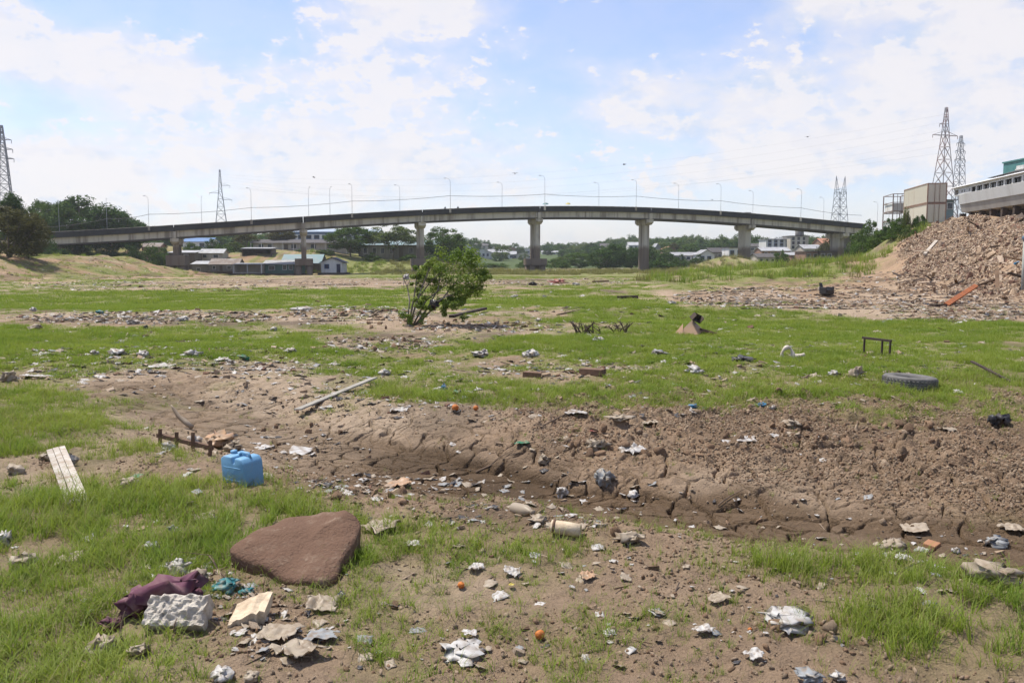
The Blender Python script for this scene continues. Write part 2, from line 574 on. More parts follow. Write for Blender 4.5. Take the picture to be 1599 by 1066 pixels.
def leaf_mat(name, c1, c2, transl=.35, posscale=.35, attr=False):
    if name in MATS:
        return MATS[name]
    m, k = newmat(name)
    oi = k.n('ShaderNodeObjectInfo')
    g = k.n('ShaderNodeNewGeometry')
    n = k.noise(g.outputs['Position'], posscale, 4, .6)
    f = k.math('ADD', k.math('MULTIPLY', oi.outputs['Random'], .45), k.math('MULTIPLY', k.ramp(n, .3, .7), .6))
    if attr:
        a = k.n('ShaderNodeAttribute')
        a.attribute_name = 'tone'
        f = k.math('ADD', k.math('MULTIPLY', f, .4), k.math('MULTIPLY', a.outputs['Fac'], .7))
    c = k.mix(k.math('MULTIPLY', f, 1.0, clamp=True), c4(c1), c4(c2))
    d = k.n('ShaderNodeBsdfDiffuse')
    k.put(d.inputs[0], c)
    tr = k.n('ShaderNodeBsdfTranslucent')
    k.put(tr.inputs[0], k.mul(c, (1.15, 1.2, .7, 1)))
    gl = k.n('ShaderNodeBsdfGlossy')
    gl.inputs['Roughness'].default_value = .5
    gl.inputs[0].default_value = (.5, .5, .5, 1)
    mx = k.n('ShaderNodeMixShader')
    mx.inputs[0].default_value = transl
    k.put(mx.inputs[1], d.outputs[0])
    k.put(mx.inputs[2], tr.outputs[0])
    mx2 = k.n('ShaderNodeMixShader')
    mx2.inputs[0].default_value = .015
    k.put(mx2.inputs[1], mx.outputs[0])
    k.put(mx2.inputs[2], gl.outputs[0])
    o = k.n('ShaderNodeOutputMaterial')
    k.put(o.inputs[0], mx2.outputs[0])
    return m


def film_mat(name, col, transl=.3, rough=.45, dirt=(.30, .23, .16)):
    """thin plastic film or paper, soiled"""
    if name in MATS:
        return MATS[name]
    m, k = newmat(name)
    tc = k.n('ShaderNodeTexCoord')
    oi = k.n('ShaderNodeObjectInfo')
    ad = k.n('ShaderNodeVectorMath', operation='ADD')
    k.put(ad.inputs[0], tc.outputs['Object'])
    sc = k.n('ShaderNodeCombineXYZ')
    k.put(sc.inputs[0], k.math('MULTIPLY', oi.outputs['Random'], 37))
    k.put(ad.inputs[1], sc.outputs[0])
    n = k.noise(ad.outputs[0], 1.6, 3, .5)
    c = k.mix(k.ramp(n, .38, .74), c4(col), c4(dirt))
    b = k.n('ShaderNodeBsdfPrincipled')
    k.put(b.inputs['Base Color'], c)
    b.inputs['Roughness'].default_value = rough
    b.inputs['Specular IOR Level'].default_value = .35
    tr = k.n('ShaderNodeBsdfTranslucent')
    k.put(tr.inputs[0], c)
    mx = k.n('ShaderNodeMixShader')
    mx.inputs[0].default_value = transl
    k.put(mx.inputs[1], b.outputs[0])
    k.put(mx.inputs[2], tr.outputs[0])
    o = k.n('ShaderNodeOutputMaterial')
    k.put(o.inputs[0], mx.outputs[0])
    return m


def concrete_mat():
    """weathered bridge concrete with the brown high-water stain on whatever stands below it"""
    m, k = newmat('bridge_concrete')
    g = k.n('ShaderNodeNewGeometry')
    mp = k.n('ShaderNodeMapping')
    mp.inputs['Scale'].default_value = (1, 1, .07)
    k.put(mp.inputs[0], g.outputs['Position'])
    st = k.noise(mp.outputs[0], .55, 6, .65)
    n = k.noise(g.outputs['Position'], .35, 6, .6)
    c = k.mix(k.ramp(st, .44, .66), (.46, .425, .36, 1), (.20, .175, .145, 1))
    c = k.mix(k.math('MULTIPLY', k.ramp(n, .55, .75), .5), c, (.17, .13, .10, 1))
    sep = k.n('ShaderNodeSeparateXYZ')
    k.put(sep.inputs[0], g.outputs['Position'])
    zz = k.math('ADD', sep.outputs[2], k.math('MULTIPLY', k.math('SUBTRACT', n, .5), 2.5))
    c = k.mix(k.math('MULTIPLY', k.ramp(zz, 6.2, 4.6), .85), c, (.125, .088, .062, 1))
    finish(k, c, .9, st, .2, .05, .2)
    return m


# ---------------------------------------------------------------- mesh helpers
def mesh(name, v, f, mat=None, smooth=False):
    me = bpy.data.meshes.new(name)
    v = np.asarray(v, dtype=np.float32).reshape(-1, 3)
    if isinstance(f, np.ndarray):
        n, w = f.shape
        me.vertices.add(len(v))
        me.vertices.foreach_set('co', v.ravel())
        me.loops.add(n * w)
        me.loops.foreach_set('vertex_index', f.astype(np.int32).ravel())
        me.polygons.add(n)
        me.polygons.foreach_set('loop_start', np.arange(0, n * w, w, dtype=np.int32))
        me.polygons.foreach_set('loop_total', np.full(n, w, dtype=np.int32))
        me.update(calc_edges=True)
    else:
        me.from_pydata([tuple(map(float, p)) for p in v], [], f)
        me.update()
    if smooth:
        me.polygons.foreach_set('use_smooth', np.ones(len(me.polygons), dtype=bool))
    if mat is not None:
        me.materials.append(mat if not isinstance(mat, str) else MATS[mat])
    return me


def link(name, me, parent=None, loc=(0, 0, 0), rot=(0, 0, 0), scale=(1, 1, 1)):
    o = bpy.data.objects.new(name, me)
    COL.objects.link(o)
    o.location, o.rotation_euler, o.scale = loc, rot, scale
    if parent is not None:
        o.parent = parent
    return o


def tag(o, label, cat, group=None, kind=None):
    o['label'] = label
    if cat:
        o['category'] = cat
    if group:
        o['group'] = group
    if kind:
        o['kind'] = kind
    return o


def thing(name, label, cat, loc=(0, 0, 0), rot=(0, 0, 0), group=None):
    return tag(link(name, None, None, loc, rot), label, cat, group)


class MB:
    def __init__(s):
        s.v, s.f = [], []

    def add(s, v, f):
        b = len(s.v)
        s.v += [tuple(p) for p in v]
        s.f += [tuple(i + b for i in q) for q in f]
        return s

    def box(s, x0, x1, y0, y1, z0, z1, M=None):
        v = [(x0, y0, z0), (x1, y0, z0), (x1, y1, z0), (x0, y1, z0), (x0, y0, z1), (x1, y0, z1), (x1, y1, z1), (x0, y1, z1)]
        if M is not None:
            v = [tuple(M @ Vector(p)) for p in v]
        return s.add(v, [(0, 3, 2, 1), (4, 5, 6, 7), (0, 1, 5, 4), (1, 2, 6, 5), (2, 3, 7, 6), (3, 0, 4, 7)])

    def beam(s, a, b, w, n=4, w2=None):
        a, b = Vector(a), Vector(b)
        d = (b - a)
        if d.length < 1e-6:
            return s
        q = d.to_track_quat('Z', 'Y').to_matrix()
        w2 = w if w2 is None else w2
        v = []
        for p, ww in ((a, w), (b, w2)):
            for i in range(n):
                t = 2 * math.pi * (i + .5) / n
                v.append(p + q @ Vector((math.cos(t) * ww, math.sin(t) * ww, 0)))
        f = [(i, (i + 1) % n, n + (i + 1) % n, n + i) for i in range(n)]
        f += [tuple(range(n - 1, -1, -1)), tuple(range(n, 2 * n))]
        return s.add(v, f)

    def tube(s, pts, radii, n=6):
        pts = [Vector(p) for p in pts]
        v = []
        for i, p in enumerate(pts):
            d = (pts[min(i + 1, len(pts) - 1)] - pts[max(i - 1, 0)])
            q = d.to_track_quat('Z', 'Y').to_matrix()
            r = radii[i] if hasattr(radii, '__len__') else radii
            for j in range(n):
                t = 2 * math.pi * j / n
                v.append(p + q @ Vector((math.cos(t) * r, math.sin(t) * r, 0)))
        f = []
        for i in range(len(pts) - 1):
            for j in range(n):
                f.append((i * n + j, i * n + (j + 1) % n, (i + 1) * n + (j + 1) % n, (i + 1) * n + j))
        f += [tuple(range(n - 1, -1, -1)), tuple((len(pts) - 1) * n + j for j in range(n))]
        return s.add(v, f)

    def prism(s, prof, y0, y1):
        """profile in x,z extruded along y"""
        n = len(prof)
        v = [(x, y0, z) for x, z in prof] + [(x, y1, z) for x, z in prof]
        f = [(i, (i + 1) % n, n + (i + 1) % n, n + i) for i in range(n)]
        f += [tuple(range(n - 1, -1, -1)), tuple(range(n, 2 * n))]
        return s.add(v, f)

    def lathe(s, prof, n=20):
        """profile (r,z) revolved about z"""
        v, f = [], []
        m = len(prof)
        for r, z in prof:
            for j in range(n):
                t = 2 * math.pi * j / n
                v.append((r * math.cos(t), r * math.sin(t), z))
        for i in range(m - 1):
            for j in range(n):
                f.append((i * n + j, i * n + (j + 1) % n, (i + 1) * n + (j + 1) % n, (i + 1) * n + j))
        return s.add(v, f)

    def me(s, name, mat, smooth=False):
        return mesh(name, s.v, s.f, mat, smooth)

    def build(s, name, mat, parent=None, smooth=False, loc=(0, 0, 0), rot=(0, 0, 0), bevel=0):
        o = link(name, s.me(name, mat, smooth), parent, loc, rot)
        if bevel:
            b = o.modifiers.new('bevel', 'BEVEL')
            b.width = bevel
            b.segments = 2
            b.limit_method = 'ANGLE'
        return o


def icos(sub):
    import bmesh
    bm = bmesh.new()
    bmesh.ops.create_icosphere(bm, subdivisions=sub, radius=1)
    v = np.array([p.co[:] for p in bm.verts])
    f = np.array([[q.index for q in p.verts] for p in bm.faces])
    bm.free()
    return v, f


ICO = {i: icos(i) for i in (1, 2, 3, 4)}


def lump_me(name, seed, mat, sub=2, amp=.5, freq=1.3, flat=1.0, smooth=False):
    """a broken, faceted clod"""
    v, f = ICO[sub]
    r = np.random.RandomState(seed)
    v = v.copy()
    for i in range(9):
        d = r.normal(size=3)
        d /= np.linalg.norm(d)
        v = v - np.maximum(v @ d - r.uniform(.35, .8), 0)[:, None] * d
    n = fbm3(v * freq + seed * 3.17, 4, seed)
    v = v * (1 + (n - .5)[:, None] * amp) * 1.25
    v = v * np.array([1, r.uniform(.6, 1), r.uniform(.5, .9) * flat])
    return mesh(name, v, f, mat, smooth)


def crumple_me(name, seed, mat, sub=3, squash=.55):
    """a crumpled bag or rag: folded creases over a flattened lump"""
    v, f = ICO[sub]
    a = fbm3(v * 1.4 + seed * 2.3, 3, seed)
    b = np.abs(fbm3(v * 3.0 + seed * 1.1, 3, seed + 7) - .5) * 2
    r = .45 + 1.1 * a - .55 * (1 - b) ** 3
    w = v * r[:, None]
    w[:, 0] += (fbm3(v * 2.2 + 9, 2, seed + 3) - .5) * 1.0
    w[:, 1] += (fbm3(v * 2.2 + 19, 2, seed + 4) - .5) * 1.0
    w[:, 2] = w[:, 2] * squash + (fbm3(v * 2.6 + 29, 2, seed + 5) - .5) * .5
    w += (np.stack([fbm3(v * 7 + 40 + 9 * i, 2, seed + 20 + i) for i in range(3)], 1) - .5) * .30
    w[:, 2] -= np.percentile(w[:, 2], 12)
    return mesh(name, w, f, mat, False)


def sheet_me(name, seed, mat, n=14, fold=.55, ragged=.32):
    """a torn, creased sheet of film, cloth or paper lying on the ground, with both faces"""
    rng = np.random.RandomState(seed)
    u = np.linspace(-1, 1, n)
    X, Y = np.meshgrid(u, u)
    P = np.stack([X.ravel() * 3, Y.ravel() * 3, np.full(n * n, seed * 1.7)], 1)
    z = np.abs(fbm3(P * .45, 3, seed) - .5) * 2 * fold + (fbm3(P * 1.3, 2, seed + 1) - .5) * fold * .6
    e = 1 + (fbm3(P * .7 + 50, 3, seed + 2) - .5) * 2 * ragged
    ang = (fbm3(P * .35 + 80, 2, seed + 4) - .5) * 1.2
    x, y = X.ravel() * e, Y.ravel() * e
    x, y = x * np.cos(ang) - y * np.sin(ang), x * np.sin(ang) + y * np.cos(ang)
    V = np.stack([x, y, z + .02], 1)
    lo = V.copy()
    lo[:, 2] -= .018
    idx = np.arange(n * n).reshape(n, n)
    q = np.stack([idx[:-1, :-1], idx[:-1, 1:], idx[1:, 1:], idx[1:, :-1]], -1).reshape(-1, 4)
    F_ = np.concatenate([q, q[:, ::-1] + n * n])
    per = list(idx[0]) + list(idx[1:, -1]) + list(idx[-1, -2::-1]) + list(idx[-2:0:-1, 0])
    per = np.array(per)
    nx = np.roll(per, -1)
    side = np.stack([per, per + n * n, nx + n * n, nx], 1)
    return mesh(name, np.concatenate([V, lo]), np.concatenate([F_, side]), mat, False)

# ================================================================ GROUND
ground_mat()
concrete_mat()


GRID = {}
PATCH = (-3.6, 4.9, 6.2, 11.4)      # the cracked gully floor is a finer sheet let into the ground


def H_grid(x, y):
    """height of the finished ground sheet, by interpolation"""
    x, y = np.asarray(x, float), np.asarray(y, float)
    gx, gy, Z = GRID['x'], GRID['y'], GRID['z']
    i = np.clip(np.searchsorted(gx, x) - 1, 0, len(gx) - 2)
    j = np.clip(np.searchsorted(gy, y) - 1, 0, len(gy) - 2)
    fx = np.clip((x - gx[i]) / (gx[i + 1] - gx[i]), 0, 1)
    fy = np.clip((y - gy[j]) / (gy[j + 1] - gy[j]), 0, 1)
    return (Z[j, i] * (1 - fx) + Z[j, i + 1] * fx) * (1 - fy) + (Z[j + 1, i] * (1 - fx) + Z[j + 1, i + 1] * fx) * fy


def build_ground():
    ys = axis([(-30, 0, 3, .6), (0, 3.2, .3, .05), (3.2, 12, .038, .034), (12, 18, .038, .09), (18, 60, .09, .7), (60, 160, .7, 1.8), (160, 420, 1.8, 6), (420, 6000, 8, 420)])
    half = [(0, 4.0, .036, .036), (4.0, 7, .036, .08), (7, 20, .06, .3), (20, 90, .3, 1.2), (90, 260, 1.2, 6), (260, 5000, 8, 450)]
    hx = axis(half)
    xs = np.unique(np.concatenate([-hx, hx]))
    X, Y = np.meshgrid(xs, ys)
    x, y = X.ravel(), Y.ravel()
    z = H(x, y)
    g = veg(x, y, z)
    c = soil(x, y, z, g)
    m = np.hypot(x, y) < 27
    z2 = z.copy()
    z2[m] += micro(x[m], y[m], g[m])
    n, w = len(ys), len(xs)
    idx = np.arange(n * w).reshape(n, w)
    q = np.stack([idx[:-1, :-1], idx[:-1, 1:], idx[1:, 1:], idx[1:, :-1]], -1).reshape(-1, 4)
    cx_, cy_ = x[q].mean(1), y[q].mean(1)
    q = q[~((cx_ > PATCH[0]) & (cx_ < PATCH[1]) & (cy_ > PATCH[2]) & (cy_ < PATCH[3]))]
    me = mesh('ground', np.stack([x, y, z2], 1), q, 'riverbed_soil', True)
    ca = me.color_attributes.new('soil', 'FLOAT_COLOR', 'POINT')
    ca.data.foreach_set('color', np.concatenate([c, np.ones((len(c), 1))], 1).astype(np.float32).ravel())
    o = link('ground', me)
    o['kind'] = 'structure'
    o['label'] = 'dry littered riverbed of cracked mud, soil and grass'
    print('ground verts', len(x))
    GRID.update(x=xs, y=ys, z=z2.reshape(n, w))
    return o


def build_gully():
    xs = np.arange(PATCH[0] - .03, PATCH[1] + .06, .0125)
    ys = np.arange(PATCH[2] - .03, PATCH[3] + .06, .0125)
    X, Y = np.meshgrid(xs, ys)
    x, y = X.ravel(), Y.ravel()
    z = H_true(x, y)
    g = veg(x, y, z)
    c = soil(x, y, z, g)
    z = z + micro(x, y, g)
    n, w = len(ys), len(xs)
    idx = np.arange(n * w).reshape(n, w)
    q = np.stack([idx[:-1, :-1], idx[:-1, 1:], idx[1:, 1:], idx[1:, :-1]], -1).reshape(-1, 4)
    me = mesh('gully_bed', np.stack([x, y, z], 1), q, 'riverbed_soil', True)
    ca = me.color_attributes.new('soil', 'FLOAT_COLOR', 'POINT')
    ca.data.foreach_set('color', np.concatenate([c, np.ones((len(c), 1))], 1).astype(np.float32).ravel())
    o = link('gully_bed', me)
    o['kind'] = 'structure'
    o['label'] = 'eroded gully with cracked dark mud across the foreground'


H_true = H
GROUND = build_ground()
build_gully()
H = H_grid          # everything that follows stands on the finished sheet


# ---------------------------------------------------------------- scattering on points (stuff only)
def scatter(name, coll_objs, pos, rot, scl, var, label, kind='stuff', parent=None, cat=None):
    c = bpy.data.collections.new(name + '_source')
    for o in coll_objs:
        c.objects.link(o)
    me = bpy.data.meshes.new(name)
    me.vertices.add(len(pos))
    me.vertices.foreach_set('co', np.asarray(pos, np.float32).ravel())
    a = me.attributes.new('rot', 'FLOAT_VECTOR', 'POINT')
    a.data.foreach_set('vector', np.asarray(rot, np.float32).ravel())
    a = me.attributes.new('scl', 'FLOAT_VECTOR', 'POINT')
    a.data.foreach_set('vector', np.asarray(scl, np.float32).ravel())
    a = me.attributes.new('var', 'INT', 'POINT')
    a.data.foreach_set('value', np.asarray(var, np.int32))
    o = link(name, me, parent)
    ng = bpy.data.node_groups.new(name + '_nodes', 'GeometryNodeTree')
    ng.interface.new_socket('Geometry', in_out='INPUT', socket_type='NodeSocketGeometry')
    ng.interface.new_socket('Geometry', in_out='OUTPUT', socket_type='NodeSocketGeometry')
    N = ng.nodes
    gi, go = N.new('NodeGroupInput'), N.new('NodeGroupOutput')
    iop = N.new('GeometryNodeInstanceOnPoints')
    ci = N.new('GeometryNodeCollectionInfo')
    ci.inputs['Collection'].default_value = c
    ci.inputs['Separate Children'].default_value = True
    ci.inputs['Reset Children'].default_value = True

    def na(nm, t):
        d = N.new('GeometryNodeInputNamedAttribute')
        d.data_type = t
        d.inputs[0].default_value = nm
        return d.outputs[0]
    L = ng.links.new
    L(gi.outputs[0], iop.inputs['Points'])
    L(ci.outputs[0], iop.inputs['Instance'])
    iop.inputs['Pick Instance'].default_value = True
    L(na('var', 'INT'), iop.inputs['Instance Index'])
    e2r = N.new('FunctionNodeEulerToRotation')
    L(na('rot', 'FLOAT_VECTOR'), e2r.inputs[0])
    L(e2r.outputs[0], iop.inputs['Rotation'])
    L(na('scl', 'FLOAT_VECTOR'), iop.inputs['Scale'])
    L(iop.outputs[0], go.inputs[0])
    md = o.modifiers.new('scatter', 'NODES')
    md.node_group = ng
    o['kind'] = kind
    o['label'] = label
    if cat:
        o['category'] = cat
    return o


def src(name, me):
    return bpy.data.objects.new(name, me)


# ---------------------------------------------------------------- grass
leaf_mat('grass_blade', (.135, .212, .032), (.250, .292, .062), .42, .8)
leaf_mat('grass_dry', (.26, .235, .10), (.19, .19, .06), .3, .8)


def tuft_me(name, seed, blades, radius, h0, h1, w, mat, lean=.55):
    rng = np.random.RandomState(seed)
    V, Fq = [], []
    for i in range(blades):
        a, r = rng.rand() * 6.283, radius * math.sqrt(rng.rand())
        bx, by = r * math.cos(a), r * math.sin(a)
        h = h0 + (h1 - h0) * rng.rand() ** 1.3
        dir_ = rng.rand() * 6.283
        ln = lean * (.3 + rng.rand()) * h
        dx, dy = math.cos(dir_), math.sin(dir_)
        sx, sy = -dy, dx
        b = len(V)
        tw = rng.rand() * .8
        for j, t in enumerate((0, .4, .75, 1.0)):
            cx_, cy_ = bx + dx * ln * t ** 2, by + dy * ln * t ** 2
            cz = h * (t - .22 * t ** 3 * (ln / h))
            ww = w * (1 - .85 * t ** 1.5) * .5
            V.append((cx_ - sx * ww, cy_ - sy * ww, cz))
            V.append((cx_ + sx * ww, cy_ + sy * ww, cz))
        for j in range(3):
            Fq.append((b + 2 * j, b + 2 * j + 1, b + 2 * j + 3, b + 2 * j + 2))
    return mesh(name, V, np.array(Fq), mat, False)


def grass():
    rng = np.random.RandomState(4)
    srcs = []
    for i in range(5):
        srcs.append(src('blade_tuft', tuft_me('near_tuft', i, 15, .05, .07, .20, .0052, 'grass_blade', .7)))
    for i in range(4):
        srcs.append(src('blade_tuft', tuft_me('mid_tuft', 20 + i, 30, .14, .05, .155, .0085, 'grass_blade', .6)))
    for i in range(3):
        srcs.append(src('blade_tuft', tuft_me('far_tuft', 40 + i, 44, .42, .06, .17, .022, 'grass_blade', .5)))
    for i in range(2):
        srcs.append(src('blade_tuft', tuft_me('straw_tuft', 60 + i, 7, .05, .05, .15, .004, 'grass_dry', 1.0)))
    for i, s in enumerate(srcs):          # Collection Info sorts by name: keep the order
        s.name = 'tuft_%02d' % i
    P, R, Sc, Vr = [], [], [], []

    def zone(y0, y1, dens, v0, nv, s0, s1, power=1.6, sprout=.0):
        wmax = y1 * .62 + 1.5
        n = int(2 * wmax * (y1 - y0) * dens)
        x = (rng.rand(n) * 2 - 1) * wmax
        y = y0 + (y1 - y0) * rng.rand(n)
        m = np.abs(x) < y * .62 + 1.2
        x, y = x[m], y[m]
        z = H(x, y)
        g = veg(x, y, z)
        clump = fbm2(x / .35, y / .35, 2, 101)
        pr = np.clip((g - .12) * 1.12, 0, 1) ** power * np.clip(2.6 * (clump - .28), 0.04, 1) + sprout
        k = rng.rand(len(x)) < pr * (1 - gully(x, y)[1] * .8)
        x, y, z, g = x[k], y[k], z[k], g[k]
        n = len(x)
        s = (s0 + (s1 - s0) * rng.rand(n)) * (.55 + .6 * g)
        P.append(np.stack([x, y, z - .012], 1))
        R.append(np.stack([(rng.rand(n) - .5) * .3, (rng.rand(n) - .5) * .3, rng.rand(n) * 6.283], 1))
        hgt = s * (.58 + .5 * fbm2(x / 1.7, y / 1.7, 2, 111))
        Sc.append(np.stack([s, s, hgt], 1))
        Vr.append(v0 + rng.randint(0, nv, n))

    zone(2.8, 7.5, 520, 0, 5, .45, 1.08, 1.15, sprout=.13)
    zone(7.5, 13, 330, 0, 5, .5, 1.05, 1.3, sprout=.035)
    zone(2.8, 14, 110, 12, 2, .7, 1.5, .5, sprout=.03)
    zone(12, 22, 170, 5, 4, .5, .95, sprout=.045)
    zone(22, 40, 85, 5, 4, .6, 1.1, sprout=.05)
    zone(40, 75, 14, 9, 3, .6, 1.1)
    zone(75, 150, 4, 9, 3, .7, 1.3)
    P_, R_, S_, V_ = map(np.concatenate, (P, R, Sc, Vr))
    print('grass tufts', len(P_))
    scatter('grass', srcs, P_, R_, S_, V_, 'patchy green grass sprouting over the dry riverbed')
    # taller reeds along the foot of the banks
    rs = [src('reed_%02d' % i, tuft_me('reed', 80 + i, 40, .6, .4, 1.1, .05, ('grass_blade', 'grass_dry')[i % 2], .4)) for i in range(4)]
    n = 16000
    x, y = (rng.rand(n) * 2 - 1) * 130, 60 + rng.rand(n) * 200
    cd = crest_d(x, y)
    w1 = (cd > -34) & (cd < -9) & (y > 88)
    w2 = (np.abs(x - 25) < 60) & (y > 200) & (y < 262) & (cd < -10)
    w3 = (x < -15) & (x > -60) & (y > 226) & (y < 258)
    w1 = w1 | ((cd > -12) & (cd < -.5) & (y > 104) & (y < 170) & (x / y < .47))
    w4 = (x < -52) & (x > -110) & (y > 85) & (y < 190) & (rng.rand(n) < .45)
    k = ((w1 | w2 | w3) & (fbm2(x / 9, y / 9, 3, 130) > .42)) | w4
    x, y = x[k], y[k]
    n = len(x)
    s = (.6 + rng.rand(n) * .9) * np.where(w4[k], .45, 1)
    var = np.where(w2[k], 1 + 2 * rng.randint(0, 2, n), np.where(rng.rand(n) < .75, 2 * rng.randint(0, 2, n), 1))
    scatter('reeds', rs, np.stack([x, y, H(x, y) - .05], 1), np.stack([x * 0, x * 0, rng.rand(n) * 6.28], 1), np.stack([s, s, s * .9], 1), var, 'rank grass along the foot of the river banks')


grass()

# ---------------------------------------------------------------- clods of dry earth
plain('clod_soil', (.30, .20, .13), (.21, .14, .09), 5, .95, .1, bump=.6, bdist=.05, rnd=.25)
plain('pale_clod', (.38, .29, .205), (.28, .205, .14), 5, .95, .1, bump=.6, bdist=.05, rnd=.25)


def clods():
    rng = np.random.RandomState(11)
    mes = [lump_me('clod', 200 + i, ('clod_soil', 'clod_soil', 'pale_clod')[i % 3], 2, .95, 2.0, .8) for i in range(9)]
    # the largest lie along the top of the gully's far bank; each is a piece of the ground
    spots = []
    for (cx, cy, rx, ry, n, s0, s1) in ((1150, 690, 250, 28, 70, .022, .075), (930, 690, 70, 22, 26, .03, .075), (1330, 670, 130, 14, 26, .03, .08), (1450, 700, 150, 40, 40, .02, .06),
                                        (1000, 800, 500, 60, 22, .02, .05), (620, 770, 130, 18, 20, .02, .06), (600, 540, 60, 10, 20, .04, .1), (640, 505, 80, 12, 22, .04, .1), (1240, 990, 80, 30, 12, .02, .045), (480, 700, 110, 40, 26, .02, .06)):
        for i in range(n):
            a, r = rng.rand() * 6.283, math.sqrt(rng.rand())
            spots.append((cx + rx * r * math.cos(a), cy + ry * r * math.sin(a), s0 + (s1 - s0) * rng.rand() ** 2.2))
    spots += [(1216, 983, .06), (1098, 950, .04), (940, 675, .085), (1455, 590, .06), (1217, 612, .07)]
    for (px, py, s) in spots:
        p = ground(px, py, 60)
        o = link('clod', mes[rng.randint(9)], GROUND, (p.x, p.y, p.z + s * .25), (rng.rand() * 6, rng.rand() * 6, rng.rand() * 6), (s, s * (.7 + .6 * rng.rand()), s * (.7 + .4 * rng.rand())))
    # crumbs too small to pick apart
    n = 560000
    x, y = (rng.rand(n) * 2 - 1) * 8, 3 + 10 * rng.rand(n) ** 1.3
    kk = np.abs(x) < y * .6 + .3
    x, y = x[kk], y[kk]
    n = len(x)
    z = H(x, y)
    g = veg(x, y, z)
    gd = gully(x, y)[1]
    bank = sst((y - np.interp(x, BX, BY) - .3) / 1.2) * (1 - sst((y - 12.3) / 1.5)) * sst((x + .8) / 2)
    pr = np.clip(.30 * (1 - g) * (1 - gd) + .85 * bank * (1 - .6 * g), 0, 1) * np.clip(fbm2(x / .5, y / .5, 3, 140) * 2.6 - .7, .12, 1)
    k = rng.rand(n) < pr
    x, y, z = x[k], y[k], z[k]
    n = len(x)
    s = .005 + .017 * rng.rand(n) ** 3.2 + .009 * bank[k] * rng.rand(n) ** 2
    ss = [src('crumb_%02d' % i, lump_me('crumb', 300 + i, ('clod_soil', 'pale_clod', 'pale_clod')[i % 3], 1, .8, 2.0, .8)) for i in range(6)]
    scatter('soil_crumbs', ss, np.stack([x, y, z + s * .3], 1), rng.rand(n, 3) * 6, np.stack([s, s * (.7 + .6 * rng.rand(n)), s], 1), rng.randint(0, 6, n), 'small crumbs of dry soil strewn over the ground')


clods()

# ================================================================ BRIDGE
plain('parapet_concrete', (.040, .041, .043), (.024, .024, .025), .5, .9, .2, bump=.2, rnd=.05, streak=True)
plain('asphalt', (.05, .05, .05), (.04, .04, .04), 2, .9)
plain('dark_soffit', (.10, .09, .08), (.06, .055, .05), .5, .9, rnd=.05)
plain('lamp_steel', (.46, .47, .48), (.36, .36, .36), 4, .5, .4, rnd=.1)
plain('lamp_glass', (.65, .66, .66), (.5, .5, .5), 4, .25, .5)

BY0, BV0, BS, BC = 232.0, .0314, .0290, .1257   # bridge centre depth, offset, and its run along / across per span


def bt(px):
    """span coordinate of the bridge at a photo column"""
    v = (px - CX) / F
    return (v - BV0) / (BC - v * BS)


def bxy(t, off=0.0):
    """plan position: t spans along, off metres across (positive away from the camera)"""
    x, y = (BV0 + BC * t) * BY0, (1 + BS * t) * BY0
    L = math.hypot(BC, BS)
    return x - BS / L * off, y + BC / L * off


_tp = [(-60, 369), (75, 362), (240, 355), (340, 346.5), (478, 339.5), (552, 335), (640, 328.5), (735, 324), (850, 322), (1000, 324), (1060, 327.5), (1160, 332.5), (1260, 341), (1340, 349), (1420, 357)]
_ts = [bt(p) for p, _ in _tp]
_zs = [at(p, q, bxy(bt(p))[1]).z for p, q in _tp]
_poly = np.polyfit(_ts, _zs, 5)


def bz(t):
    return float(np.polyval(_poly, t))


BANG = math.atan2(BS, BC)
PIERS = [bt(p) for p in (275, 476, 661, 843, 1015, 1174, 1320)]


